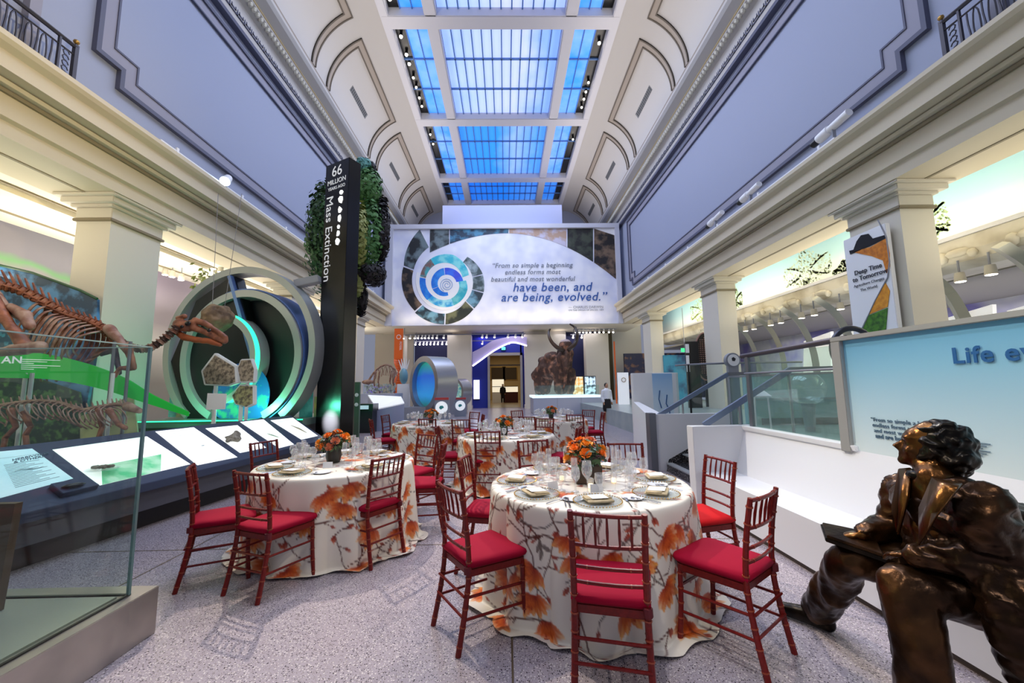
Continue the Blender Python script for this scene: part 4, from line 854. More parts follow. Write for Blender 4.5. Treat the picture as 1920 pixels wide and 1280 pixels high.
hipN = Vector((2.42, 1.62, .60)); hipF = Vector((2.42, 1.98, .60)); knN = A_(1697, 1098, 1.86); anN = A_(1745, 1320, 1.80); knF = A_(1597, 1052, 2.2); anF = A_(1535, 1140, 2.62)
g = MB()
g.ball(hp(-.012, 0, .022), (.105, .082, .108), 16, 12, rotH); g.ball(hp(.045, 0, -.045), (.062, .060, .07), 14, 10, rotH); g.ball(hp(.088, 0, -.092), (.024, .028, .022), 10, 8, rotH)
g.ball(hp(.06, 0, .03), (.045, .06, .05), 12, 8, rotH)
g.tube([hp(.092, 0, .012), hp(.115, 0, -.02), hp(.126, 0, -.038)], [.009, .013, .017], 8); g.ball(hp(.108, .011, -.04), (.012, .009, .009), 8, 6, rotH); g.ball(hp(.108, -.011, -.04), (.012, .009, .009), 8, 6, rotH)
g.ball(hp(.094, 0, .024), (.016, .052, .011), 10, 6, rotH)
for s in (-1, 1):
    g.ball(hp(.078, s*.033, .004), (.016, .017, .012), 8, 6, rotH); g.ball(hp(.068, s*.042, -.035), (.028, .02, .024), 8, 6, rotH); g.ball(hp(-.005, s*.082, -.022), (.02, .009, .032), 8, 6, rotH)
g.ball(hp(.100, 0, -.062), (.012, .024, .006), 8, 6, rotH); g.ball(hp(.098, 0, -.074), (.012, .02, .007), 8, 6, rotH)
limb(g, [hp(0, 0, -.06), neck], [.062, .075])
chest = (shN+shF)/2+Vector((0, 0, -.12)); pelv = (hipN+hipF)/2
limb(g, [neck, chest, pelv], [.08, .15, .16]); limb(g, [hipN, knN, anN], [.09, .06, .045]); limb(g, [hipF, knF, anF], [.09, .06, .045]); limb(g, [shN, elN, wrN], [.07, .045, .03]); limb(g, [shF, elF, wrF], [.07, .045, .03])
def hand(g, wr, d, pn, curl, side):
    d = Vector(d).normalized(); pn = Vector(pn); pn = (pn-d*pn.dot(d)).normalized(); sd = d.cross(pn)*side; pc = wr+d*.055
    g.ball(pc, (.05, .042, .018), 10, 8, Matrix((d, sd, pn)).transposed())
    for k, (o, ln) in enumerate(((-.03, .072), (-.01, .082), (.01, .076), (.03, .06))):
        b = pc+d*.035+sd*o; m1 = b+d*ln*.45-pn*.004; m2 = m1+(d*cos(curl)-pn*sin(curl))*ln*.35; m3 = m2+(d*cos(curl*1.7)-pn*sin(curl*1.7))*ln*.28; g.tube([b, m1, m2, m3], [.0105, .0098, .009, .007], 7); g.ball(m3, .007, 6, 4)
    b = pc-d*.01-sd*.035; g.tube([b, b+d*.03-sd*.022, b+d*.06-sd*.022-pn*.008], [.013, .011, .008], 7)
hand(g, wrN, knF-wrN+Vector((0, .05, .06)), (0, -.2, 1), .5, 1); hand(g, wrF, A_(1575, 1004, 2.24)-wrF, (0, -.1, 1), .35, -1)
body = remesh(g, 'body', bz2, ST, .0085, 2)
# hair
g = MB(); g.ball(hp(-.035, 0, .04), (.112, .098, .098), 16, 12, rotH); g.ball(hp(-.075, 0, -.03), (.082, .105, .09), 16, 12, rotH); g.ball(hp(-.06, 0, -.085), (.06, .092, .045), 12, 10, rotH)
for s in (-1, 1): g.ball(hp(.0, s*.075, .0), (.045, .026, .05), 10, 8, rotH); g.ball(hp(.025, s*.066, -.035), (.02, .018, .035), 10, 8, rotH)
def hd(co, n): q = (co-HCn); a = q.dot(hF)*38+q.dot(hU)*62+noise.noise(q*22)*4.0; return .0065*sin(a+noise.noise(q*9)*7)+.006*noise.noise(q*40)
remesh(g, 'hair', bzb, ST, .007, 1, hd)
# coat
sd_ = (shN-shF).normalized(); fw = Vector((-.7, .71, 0))
g = MB(); mid = (shN+shF)/2
g.ball(mid+Vector((.02, 0, -.05)), (.17, .26, .12), 16, 10, Matrix.Rotation(math.atan2(sd_.y, sd_.x)-pi/2, 3, 'Z')); g.ball(mid+Vector((.06, -.0, -.2)), (.19, .22, .22), 16, 12, Matrix.Rotation(math.atan2(sd_.y, sd_.x)-pi/2, 3, 'Z')); g.ball(pelv+Vector((-.02, 0, .14)), (.22, .27, .2), 16, 10)
limb(g, [mid+Vector((.03, 0, -.1)), pelv+Vector((-.02, 0, .15))], [.18, .2], 14)
limb(g, [shN, (shN+elN)/2, elN], [.105, .095, .08]); limb(g, [elN, (elN+wrN)/2, wrN], [.085, .078, .055]); limb(g, [shF, elF, wrF+(elF-wrF)*.15], [.1, .08, .055])
g.ball(neck+Vector((.03, -.02, -.0)), (.10, .10, .05), 12, 8)
limb(g, [pelv+Vector((.03, -.12, .05)), A_(1905, 1130, 1.62), A_(1915, 1200, 1.6), A_(1935, 1290, 1.6)], [.18, .13, .085, .06]); limb(g, [pelv+Vector((.1, .05, .0)), Vector((2.6, 1.6, .5))], [.17, .15])
def cd(co, n): p = co*Vector((0, 0, 0)) if False else co; a = noise.noise(Vector((p.x*4, p.y*4, p.z*11)))*5; return .016*(1-2*abs(noise.noise(Vector((p.x*10+a*.3, p.y*10, p.z*13)))))-.010+.022*noise.noise(Vector((p.x*8, p.y*8, p.z*5)))+.006*noise.noise(p*34)
remesh(g, 'coat', bz, ST, .014, 2, cd)
# lapels
for pts, nm in (([A_(1745, 893, 1.70), A_(1806, 905, 1.62), A_(1788, 922, 1.56), A_(1757, 962, 1.60), A_(1722, 1020, 1.72), A_(1722, 950, 1.78)], 'lapel'), ([A_(1712, 878, 1.95), A_(1690, 880, 2.02), A_(1676, 952, 1.98), A_(1688, 1005, 1.92), A_(1706, 930, 1.88)], 'lapel')):
    nrm = (pts[1]-pts[0]).cross(pts[3]-pts[0]).normalized(); MB().prism(pts, nrm*.016).build(nm, bz2, ST, bevel=.004, smooth=True)
MB().ball(neck+Vector((-.035, .03, .015)), (.045, .06, .03), 10, 6).build('neck_bow', bzb, ST, smooth=True)
# trousers
g = MB(); hn, hf = hipN+Vector((0, 0, .0)), hipF
limb(g, [hn, (hn+knN)/2, knN], [.145, .125, .095], 14); limb(g, [knN, knN+(anN-knN)*.5, anN], [.1, .105, .112], 14); limb(g, [hf, (hf+knF)/2, knF], [.14, .115, .088], 14); limb(g, [knF, knF+(anF-knF)*.5, anF], [.09, .092, .095], 14)
def td(co, n): return .020*noise.noise(Vector((co.x*7, co.y*7, co.z*3.5)))+.016*noise.noise(Vector(((co.x+co.y)*13, (co.x-co.y)*9, co.z*5)))+.005*noise.noise(co*30)
remesh(g, 'trousers', bz, ST, .014, 2, td)
for an, toe, nm in ((anF, A_(1472, 1146, 2.78), 'f'), (anN, Vector((1.84, 1.92, .05)), 'n')):
    toe = Vector((toe.x, toe.y, .045)); heel = Vector((an.x+.03, an.y-.02, .05)); g = MB(); limb(g, [Vector((an.x, an.y, .12)), heel], [.055, .048]); limb(g, [heel, (heel+toe)/2+Vector((0, 0, .01)), toe], [.048, .052, .042])
    o = remesh(g, 'shoe', bzb, ST, .01, 2)
# notebook
a, b, c, d = A_(1538, 981, 2.36), A_(1640, 1002, 2.20), A_(1662, 1048, 2.02), A_(1547, 1008, 2.22)
nb = thing('notebook', 'open bronze notebook held on the knee of the statue', 'book', (a+c)/2); dz = Vector((0, 0, -.02))
MB().hexa([d+dz, c+dz, b+dz, a+dz, d, c, b, a]).build('cover', bzb, nb, bevel=.003); q = Vector((0, 0, .014)); m_ = (a+b+c+d)/4
MB().hexa([m_+(p-m_)*.93 for p in (d, c, b, a)]+[m_+(p-m_)*.92+q for p in (d, c, b, a)]).build('pages', bz, nb, bevel=.003)
# ================================================================ LEFT SIDE
def J(px, py, Y): return at(px, py, y=Y)
# foreground glass case
t = thing('glass_case', 'big glass display case on a brushed steel plinth in the left foreground', 'display case', (-3.2, .8, 0))
XC, YC = -2.27, 2.77
MB().box((-5.2, -1.6, 0), (XC, YC, .285)).build('plinth', mat('bronze_steel', 'a39c97', .33, .75, bump=(5, .1), var=(3, 'b8afa9', .35, .7)), t, bevel=.004)
MB().box((-5.1, -1.5, .285), (XC-.12, YC-.16, .297)).build('case_floor', mat('case_floor_grey', '7e8378', .5), t)
for a, b in (((XC-.09, -1.6, .286), (XC-.075, YC-.115, .294)), ((-5.2, YC-.13, .286), (XC-.075, YC-.115, .294))): MB().box(a, b).build('rubber_seal', black, t)
cgm = glassmat('case_glass', 'f8fcfa', .015, .0, 'a8c4bd', graze=.07)
MB().box((XC-.088, -1.6, .29), (XC-.076, YC-.12, 1.83)).build('glass_pane', cgm, t); MB().box((-5.2, YC-.132, .29), (XC-.076, YC-.12, 1.83)).build('glass_pane', cgm, t)
MB().box((XC-.09, YC-.134, .29), (XC-.074, YC-.118, 1.83)).build('corner_joint', mat('glass_edge', '6f8f90', .2, .3), t)
for a, b in (((XC-.09, -1.6, 1.828), (XC-.074, YC-.12, 1.834)), ((-5.2, YC-.134, 1.828), (XC-.076, YC-.12, 1.834))): MB().box(a, b).build('glass_edge_line', mat('glass_edge_light', 'b9d2c8', .3), t)
t = thing('brown_signboard', 'dark brown upright panel inside the foreground glass case', 'panel', (-3.0, 2.3, .3))
a, b = at(28, 944, y=2.45), at(2, 1112, y=2.45); MB().prism([(a.x-1, 2.45, .3), (b.x-.02, 2.45, .3), (a.x, 2.45, a.z), (a.x-1, 2.45, a.z)], (0, .04, 0)).build('slab', mat('brown_panel', '55483d', .45), t)
# light table
F1, F2, Bk = at(272, 900, z=.55), at(605, 824, z=.55), at(545, 779, z=1.0); nP = (F2-F1).cross(Bk-F1).normalized()
if nP.z < 0: nP = -nP
def op(px, py, h=0):
    d = at(px, py, y=1.0)-Vector((0, 0, HC)); t_ = (F1+nP*h-Vector((0, 0, HC))).dot(nP)/d.dot(nP); return Vector((0, 0, HC))+d*t_
navym = mat('slate_desk_frame', '3c4760', .4, .2); deskb = mat('desk_side_grey', '4c4d58', .5)
LT = thing('light_table', 'long sloping exhibit desk with glowing white panels beside the left round table', 'display desk', (-4.2, 5.5, 0))
f0, f1, b1, b0 = op(-60, 988), op(612, 823), op(545, 778), op(-60, 845)
dn = Vector((0, 0, -.09)); MB().hexa([f0+dn, f1+dn, b1+dn, b0+dn, f0, f1, b1, b0]).build('frame', navym, LT, bevel=.004)
kin = Vector((-.06, 0, 0)); MB().hexa([Vector((f0.x-.05, f0.y, .22)), Vector((f1.x-.05, f1.y-.02, .22)), Vector((b1.x, b1.y-.02, .22)), Vector((b0.x, b0.y, .22)), f0+dn+kin, f1+dn+kin, b1+dn, b0+dn]).build('side_panel', deskb, LT)
MB().hexa([Vector((f0.x-.2, f0.y, 0)), Vector((f1.x-.2, f1.y-.1, 0)), Vector((b1.x, b1.y-.1, 0)), Vector((b0.x, b0.y, 0)), Vector((f0.x-.2, f0.y, .22)), Vector((f1.x-.2, f1.y-.1, .22)), Vector((b1.x, b1.y-.1, .22)), Vector((b0.x, b0.y, .22))]).build('toe_kick', mat('desk_kick', '1d1b1e', .6), LT)
glow = mat('lit_panel', 'f6faf8', .5, emit=.75); glowb = mat('lit_blue_panel', 'c9e6ef', .5, emit=.45, var=(3, 'b2dbe6', .3, .7)); wellg = mat('lit_green_floor', '58c98c', .4, emit=.3, var=(5, 'b9e8c8', .4, .65)); ink = mat('grey_print', '7d97a0', .6); rockm = mat('pale_rock', '9b968a', .8, bump=(30, .8), var=(20, '6b6559', .35, .65))
panels = [((-60, 950), (137, 897), (60, 841), (-60, 852), glowb), ((187, 910), (357, 870), (275, 818), (98, 843), None), ((370, 872), (445, 857), (363, 801), (291, 809), glow), ((450, 849), (499, 839), (445, 797), (385, 803), None), ((523, 840), (551, 833), (494, 786), (450, 791), glow), ((565, 824), (596, 817), (549, 783), (507, 788), glow)]
for i, (a, b, c, d, m_) in enumerate(panels):
    if i in (0,): pts = [op(*p, h=.004) for p in (a, b, c, d)]
    if m_:
        pts = [op(*p, h=.003) for p in (a, b, c, d)]; MB().prism(pts, nP*.003).build('lit_panel', m_, LT)
        g = MB(); A, B, C, D = [p+nP*.0035 for p in pts]
        def uv(u, v): return (A*(1-u)+B*u)*(1-v)+(D*(1-u)+C*u)*v
        if i == 0:
            for k in range(16):
                v = .12+k*.035; g.add([uv(.42, v), uv(.9-.1*(k % 3), v), uv(.9-.1*(k % 3), v+.012), uv(.42, v+.012)], [(0, 1, 2, 3)])
            g.add([uv(0, .82), uv(1, .82), uv(1, .826), uv(0, .826)], [(0, 1, 2, 3)])
            g2 = MB(); P = [uv(.5+.045*k, .46+.02*sin(k*.8)) for k in range(9)]; g2.tube([p+nP*.002 for p in P], [.003, .009, .012, .013, .012, .01, .007, .004, .002], 6, flat=.3); g2.build('fish_drawing', ink, LT)
            u_, v_ = (B-A).normalized(), (D-A).normalized(); text('HERBIVORES', .055, navyd, uv(.55, .72), u_, v_, LT, bold=.001); text('& OTHERS', .055, navyd, uv(.55, .66), u_, v_, LT, bold=.001)
        else:
            g.add([uv(0, .8), uv(1, .8), uv(1, .806), uv(0, .806)], [(0, 1, 2, 3)])
            for k in range(3): g.add([uv(.12, .9-k*.02), uv(.5, .9-k*.02), uv(.5, .905-k*.02), uv(.12, .905-k*.02)], [(0, 1, 2, 3)])
            if i == 4: MB().tube([uv(.35+.05*k, .5-.03*k)+nP*.004 for k in range(8)], [.002, .03, .045, .05, .045, .035, .02, .003], 6, flat=.15).build('leaf_fossil', mat('leaf_fossil', '8aa98a', .6), LT)
            if i == 2: MB().ball(uv(.6, .45)+nP*.003, (.03, .02, .004), 8, 4).build('small_fossil', ink, LT)
        g.build('print', ink, LT, recalc=False)
    else:      # sunken wells: lit walls, floor below the glass
        pts = [op(*p, h=.002) for p in (a, b, c, d)]; g = MB(); lo = [p-nP*.001 for p in pts]
        dpt = .16; fl_ = [p-Vector((0, 0, 1))*0-nP*dpt for p in pts]
        mdl = sum(pts, Vector())/4
        MB().prism([p+nP*.0005 for p in pts], nP*.002).build('well_surround', glow, LT)
        if i == 1:
            A, B, C, D = [p+nP*.004 for p in pts]
            MB().prism([A*(1-u)*(1-v)+B*u*(1-v)+C*u*v+D*(1-u)*v for u, v in ((.02, .0), (.62, .0), (.86, .42), (.2, .42))], nP*.002).build('green_floor', wellg, LT)
            c_ = A*.38+B*.22+C*.16+D*.24; c_ = at(190, 878, z=(c_.z+.03)); c_ = op(192, 880, .03)
            MB().lathe([(.001, 0), (.13, 0), (.14, .012), (.12, .02), (.001, .02)], 20, c_).build('specimen_dish', cgl, LT, smooth='auto')
            g = MB(); q = random.Random(4)
            for _ in range(26): g.ball(c_+Vector((q.uniform(-.075, .075), q.uniform(-.05, .05), .03)), (q.uniform(.015, .03), q.uniform(.012, .02), .018), 6, 4)
            g.build('fossil_nest', rockm, LT)
        else:
            g = MB(); c_ = op(437, 822, .02)
            g.ball(c_, (.12, .10, .06), 10, 7); g.ball(c_+Vector((.02, .04, .06)), (.06, .05, .06), 8, 6); g.ball(c_+Vector((.05, -.16, .0)), (.05, .06, .03), 8, 6)
            remesh(g, 'rock_specimen', rockm, LT, .012, 1, lambda co, n: .02*noise.noise(co*22))
c_ = op(575, 806, .01); MB().tube([op(545, 797, .006), op(560, 803, .012), op(575, 811, .01)], [.01, .035, .012], 6, flat=.4).build('small_fossil', mat('tan_fossil', 'b7b08f', .7), LT)
q = [op(*p, h=.05) for p in ((118, 925), (187, 908), (162, 893), (95, 906))]; MB().prism(q, -nP*.05).build('touch_block', navym, LT, bevel=.004)
MB().tube([op(115+k*9, 913-k*1.5, .065) for k in range(6)], [.006, .03, .035, .04, .03, .008], 8, flat=.5).build('bronze_model', black, LT, smooth=True)
# mass extinction tower
def tower():
    c0 = at(655, 294, y=8.6); nx, ny = c0.x, 8.6; L_ = at(610.6, 312, z=c0.z); Rr = at(676, 307, z=c0.z)
    tt = thing('exhibit_tower', 'tall black four-sided tower with white lettering down its side', 'tower', (nx, ny, 0)); zt = c0.z
    lf = (Vector((L_.x, L_.y, 0))-Vector((nx, ny, 0))); rt = Vector((Rr.x, Rr.y, 0))-Vector((nx, ny, 0)); lf = lf.normalized()*.80; rt = rt.normalized()*.34
    if abs(lf.dot(rt)) > .3: rt = Vector((-lf.y, lf.x, 0)).normalized()*.34; rt = rt if rt.y > 0 else -rt
    P = [Vector((nx, ny, 0)), Vector((nx, ny, 0))+lf, Vector((nx, ny, 0))+lf+rt, Vector((nx, ny, 0))+rt]
    MB().prism(P, (0, 0, zt)).build('shaft', mat('tower_black', '121214', .22, .1), tt, bevel=.006)
    u_ = -lf.normalized(); n_ = u_.cross(Vector((0, 0, 1))); o = P[1]+n_*.004
    if n_.y > 0: n_ = -n_; o = P[1]+n_*.004
    wl = mat('white_lettering', 'f2f2f4', .5, emit=.35)
    letters('66', .36, wl, o+u_*.40+Vector((0, 0, zt-.34)), u_, (0, 0, 1), tt, align='CENTER'); letters('MILLION', .165, wl, o+u_*.40+Vector((0, 0, zt-.53)), u_, (0, 0, 1), tt, align='CENTER'); letters('YEARS AGO', .11, wl, o+u_*.40+Vector((0, 0, zt-.67)), u_, (0, 0, 1), tt, align='CENTER')
    letters('Mass Extinction', .325, wl, o+u_*.08+Vector((0, 0, zt-.80)), (0, 0, -1), u_, tt)
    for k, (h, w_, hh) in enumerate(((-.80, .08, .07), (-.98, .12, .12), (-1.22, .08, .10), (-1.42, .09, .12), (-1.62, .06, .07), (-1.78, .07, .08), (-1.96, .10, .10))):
        c = o+u_*(.58-.012*k)+Vector((0, 0, zt+h)); q = random.Random(k); MB().prism([c+u_*cos(a)*w_*q.uniform(.6, 1)/1.2+Vector((0, 0, sin(a)*hh*q.uniform(.6, 1)/1.0)) for a in (0, .9, 1.9, 2.8, 3.9, 5)], n_*.01).build('lit_icon', mat('icon_glow', 'ffffff', .5, emit=3.0), tt)  # emissive patches stand in for bright reflections on the tower face
    MB().box((P[1].x-.02, P[1].y-.0, 3.42), (P[1].x-.02+.001, P[1].y+.01, 3.45))
    a, b = J(555, 533, 8.95), J(600, 523, 8.95); MB().bar(a, b, .2, .17).build('link_beam', mat('pale_grey_beam', 'b9bbb8', .4), tt, bevel=.01)
    return tt, P, u_, n_
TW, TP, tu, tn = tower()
spot('tower_foot_spot', tuple((TP[0]+TP[1])/2+tn*.7+Vector((0, 0, 1.12))), tuple((TP[0]+TP[1])/2+Vector((.1, 0, .82))), 7000, (1, 1, 1), 44, 1.0, .03)  # lamp added to throw a white oval onto the tower foot
# tree crown
fc = [mat('foliage_'+n_, c, .6, var=(5, d, .3, .7)) for n_, c, d in (('deep', '24401f', '3d5f35'), ('green', '34702f', '6a9a5c'), ('olive', '8f9c48', 'b9bf7a'), ('black', '120f10', '241c20'), ('teal', '4f8f8c', '7ab8b0'), ('mid', '2d5a2b', '5b8550'))]
TR = thing('tree_model', 'large hanging model tree crown in green and dark purple behind the black tower', 'tree', (-3.9, 10.2, 0)); q = random.Random(9)
for nm, px, py, rx, ry, Y, mi_, n_ in (('foliage', 622, 450, 46, 118, 10.3, 5, 2600), ('foliage', 608, 420, 32, 85, 10.1, 0, 1200), ('foliage', 692, 352, 26, 40, 10.2, 1, 800), ('foliage', 694, 440, 26, 84, 10.2, 1, 1500), ('foliage', 676, 440, 14, 66, 9.9, 2, 900), ('foliage', 716, 432, 15, 70, 10.3, 3, 1100), ('foliage', 692, 515, 32, 22, 10.3, 3, 700), ('foliage', 677, 560, 12, 34, 10.3, 3, 400), ('foliage', 682, 310, 15, 15, 10.2, 4, 300), ('foliage', 694, 316, 12, 14, 10.35, 3, 250), ('foliage', 672, 520, 10, 40, 10.1, 2, 300)):
    g = MB(); c = J(px, py, Y); k_ = Y/740
    for _ in range(n_):
        d = Vector((q.gauss(0, 1), q.gauss(0, 1), q.gauss(0, 1))).normalized(); r = q.uniform(.75, 1.05); r *= 1+.12*noise.noise(d*4+Vector((px, py, 0))); p = c+Vector((d.x*rx*k_, d.y*rx*k_*1.0, d.z*ry*k_))*r
        x = d.orthogonal().normalized(); x.rotate(Matrix.Rotation(q.uniform(0, 6.28), 3, d)); y = d.cross(x)+d*q.uniform(-.6, .6); s = q.uniform(.045, .09); g.add([p-x*s, p+y*s*.5, p+x*s, p-y*s*.5], [(0, 1, 2, 3)])
    tag(g.build(nm, fc[mi_], TR, recalc=False), kind='stuff')
c = J(662, 560, 9.9); MB().tube([(c.x, 9.9, 0), (c.x, 9.9, c.z), (c.x-.1, 10.1, c.z+2)], [.12, .1, .06], 8).build('trunk', mat('olive_trunk', '5a5548', .8, bump=(8, .6)), TR)
# meteor ring exhibit
CR = Vector((-6.0, 9.0, 2.42)); rr = Vector((.985, -.17, 0)); nn = Vector((-.17, -.985, 0)); up_ = Vector((0, 0, 1))
def rp(a, b, d=0): return CR+rr*a+up_*b+nn*d
RE = thing('ring_exhibit', 'large concentric metal ring exhibit glowing green behind the dinosaur skull', 'exhibit', (CR.x, CR.y, 0))
ringm = mat('ring_metal', 'b9bcb8', .38, .35); ringb = mat('ring_inner_blue', '5f7fc0', .4, .3); emg = mat('green_edge_glow', '2fe0a0', .5, emit=2.2)
def ringband(c, R_, th, d0, d1, nm, m_, a0=0, a1=2*pi, n=64):
    g = MB(); vs = []
    for k in range(n+1):
        a = a0+(a1-a0)*k/n
        for r_, d_ in ((R_, d1), (R_, d0), (R_-th, d0), (R_-th, d1)): vs.append(rp(c[0]+r_*cos(a), c[1]+r_*sin(a), d_))
    g.add(vs, [(4*i+j, 4*i+(j+1) % 4, 4*i+4+(j+1) % 4, 4*i+4+j) for i in range(n) for j in range(4)]+[(0, 1, 2, 3), (4*n, 4*n+1, 4*n+2, 4*n+3)]); return g.build(nm, m_, RE, smooth='auto')
ZL = -1.5
A0, A1 = math.asin(ZL/1.93), pi-math.asin(ZL/1.93)
ringband((0, 0), 1.93, .15, -.25, .1, 'outer_ring', ringm, A0, A1); ringband((.12, -.15), 1.52, .16, -.3, .15, 'middle_ring', ringm, -1.1, pi+1.1); ringband((.12, -.15), 1.56, .03, -.5, .1, 'blue_liner', ringb, -1.1, 1.9)
ringband((-.35, -.2), 1.03, .15, -.1, .3, 'inner_arc', ringm, -1.2, 1.45); ringband((-.35, -.2), 1.045, .02, .2, .31, 'green_light_line', emg, -1.15, 1.4)
g = MB(); g.prism([rp(.12+1.38*cos(2*pi*k/48), max(-.15+1.38*sin(2*pi*k/48), ZL), -.28) for k in range(48)], nn*.03); g.build('back_disc', mat('charcoal_disc', '26282a', .5), RE)
MB().prism([rp(-1.75, -.2, -.2), rp(-1.2, 1.2, -.2), rp(-.35, 1.72, -.2), rp(-.2, 1.72, -.2), rp(.55, -.3, -.2), rp(.2, ZL, -.2), rp(-1.2, ZL, -.2)], nn*.25).build('black_wedge', mat('wedge_black', '0e0f11', .35), RE)
MB().bar(rp(-.28, 1.72, .1), rp(.5, -.35, .1), .08, .10, up=nn).build('wedge_edge', mat('blue_edge', '6d8cc4', .35, .4), RE)
MB().prism([rp(.15+.72*cos(2*pi*k/36), max(-1.0+.72*sin(2*pi*k/36), ZL), .06) for k in range(36)], nn*.01).build('earth_print', mat('earth_print', '1f5fae', .5, var=(3.2, '3fae8c', .5, .58)), RE)
for a, b, c, nm in ((-2.15, -1.93, .75, 0), (-1.95, -1.72, .0, 1), (1.30, 1.62, -.35, 2), (1.66, 1.95, -.55, 3)):
    MB().prism([rp(a, ZL, -.35), rp(b, ZL, -.35), rp(b, c-.5, -.35), rp(a, c-.5, -.35)], nn*.02).build('side_graphic', mat('teal_graphic_%d' % (nm % 2), ('5fb7ab', 'a9a65a')[0 if nm != 1 else 1], .5, emit=.15, var=(4, '2d7f78', .4, .65)), RE)
MB().box((-7.75, 8.46, .78), (-4.25, 10.4, .92)).build('platform_top', mat('platform_green_grey', '5c7268', .4), RE); MB().box((-7.7, 8.52, 0), (-4.3, 10.3, .78)).build('platform', mat('platform_brown', '57524c', .6), RE)
a_, b_ = (-7.75, 8.445, .9), (-4.25, 8.46, .922); MB().box(a_, b_).build('green_light_line', emg, RE)
for (px, py, Y, pw) in ((470, 770, 8.35, 40), (350, 770, 8.4, 18), (500, 768, 9.6, 26)):
    l = bpy.data.lights.new('green_lamp', 'POINT'); l.energy = pw; l.color = (.12, 1, .55); l.shadow_soft_size = .1; o = bpy.data.objects.new('green_lamp', l); COL.objects.link(o); o.location = J(px, py, Y)
l = bpy.data.lights.new('green_lamp', 'POINT'); l.energy = 36; l.color = (.08, 1, .55); l.shadow_soft_size = .05; o = bpy.data.objects.new('green_lamp', l); COL.objects.link(o); o.location = rp(.35, -.1, -.08)
# meteorite
c = J(408, 596, 7.75); mt_ = thing('meteorite_model', 'pitted brown ball of rock hanging in front of the black wedge', 'rock', c)
g = MB().ball(c, .275, 24, 16)
def md(co, n):
    d = (co-c).normalized(); v = .03*noise.noise(d*2.5)
    for i in range(26):
        q_ = Vector((noise.noise(Vector((i*3.1, 0, 0))), noise.noise(Vector((0, i*2.7, 5))), noise.noise(Vector((9, 0, i*1.9))))).normalized(); a = (d-q_).length; r_ = .16+.1*(i % 3)
        if a < r_: v -= .035*(1-(a/r_)**2)
    return v
remesh(g, 'rock', mat('meteor_rock', '8a7358', .8, bump=(14, .5), var=(6, '5d4a38', .4, .65)), mt_, .016, 1, md)
for s in (-.12, .12): MB().cyl(c+Vector((s, 0, .2)), c+Vector((s*2, .1, 2.62)), .006, n=4).build('wire', steeld, mt_)
# rock slabs
for i, (poly, lab, post) in enumerate(((((376, 695), (402, 661), (443, 686), (445, 718), (428, 724), (382, 722)), 'large pale speckled rock slab on a white post, left of the three', (405, 724, 790)), (((444, 690), (451, 673), (471, 672), (478, 692), (476, 717), (450, 718)), 'upper right small speckled rock slab of the three', None), (((433, 741), (449, 720), (476, 722), (476, 758), (463, 764), (440, 758)), 'lower right yellowish rock slab on a white post', (452, 764, 790)))):
    Y = 7.25+.05*i; P = [J(x, y, Y) for x, y in poly]; tt = thing('rock_slab', lab, 'rock', sum(P, Vector())/len(P), 'mounted rock slabs')
    MB().prism(P, (0, .1, 0)).build('slab', mat('slab_white_rim', 'd9dcda', .6), tt, bevel=.012); m_ = sum(P, Vector())/len(P); MB().prism([m_+(p-m_)*.88-Vector((0, .006, 0)) for p in P], (0, .02, 0)).build('rock_face', mat('rock_face_%d' % (i // 2), ('a89a84', 'a8a074')[i//2], .85, bump=(25, .9), var=(16, '5f564a', .42, .62)), tt, bevel=.004)
    if post: a, b = J(post[0], post[1], Y+.05), J(post[0]-2, post[2], Y+.05); MB().cyl(a+Vector((0, 0, .05)), (a.x, a.y, .3), .035, n=10).build('post', white, tt, smooth='auto')
    else: MB().box((m_.x-.02, Y+.05, .3), (m_.x+.02, Y+.09, m_.z)).build('post', white, tt)
P = [J(x, y, 7.1) for x, y in ((386, 768), (389, 737), (424, 738), (421, 767))]; tt = thing('label_card', 'small white tilted label card on a post below the largest slab', 'label', P[0])
MB().prism(P, (0, .02, 0)).build('card', white, tt); a = (P[0]+P[3])/2; MB().cyl(a, (a.x-.02, 7.12, .3), .022, n=8).build('post', white, tt)
# photo backdrop behind the skeleton
BD = thing('photo_backdrop', 'curved forest photograph panel behind the dinosaur skeleton', 'backdrop', (-8, 7.4, 0))
Yb = 7.3; top = [(-220, 470), (-60, 485), (0, 498), (60, 512), (110, 530), (150, 545), (182, 561)]; P = [J(x, y, Yb) for x, y in top]+[J(182, 640, Yb), J(150, 840, Yb), J(-220, 860, Yb)]
MB().prism(P, (0, .05, 0)).build('blue_forest_print', mat('blue_forest_print', '1c3a58', .5, var=(3.5, '4f86b8', .45, .6, 6)), BD)
MB().tube([J(x, y-1, Yb-.02) for x, y in top], .025, 6).build('green_edge', mat('green_edge_strip', '1f4a30', .5), BD)
P = [J(x, y, Yb-.05) for x, y in ((-220, 700), (60, 705), (150, 735), (165, 850), (-220, 870))]; MB().prism(P, (0, .02, 0)).build('fern_print', mat('fern_print', '17372a', .6, var=(9, '5c8a4a', .5, .68, 6)), BD)
MB().prism([J(x, y, Yb-.04) for x, y in ((-60, 640), (30, 615), (35, 700), (-60, 700))], (0, .01, 0)).build('teal_print', mat('teal_print', '10405a', .5, var=(12, '2f7f9a', .5, .6, 5)), BD)
g = MB().box((-8.9, 5.2, 0), (-4.85, 7.25, .42)); pl = thing('skeleton_platform', 'low dark platform under the dinosaur skeletons', 'platform', (-7, 6.2, 0)); g.build('deck', mat('deck_brown', '4f4a40', .7, var=(2, '6d6a50', .4, .6)), pl)
MB().prism([J(x, y, Yb-.1) for x, y in ((150, 780), (250, 740), (262, 845), (150, 860))], (0, .02, 0)).build('pale_print', mat('pale_olive_print', 'b5b98e', .6, var=(2, '8f9a72', .4, .65)), BD)
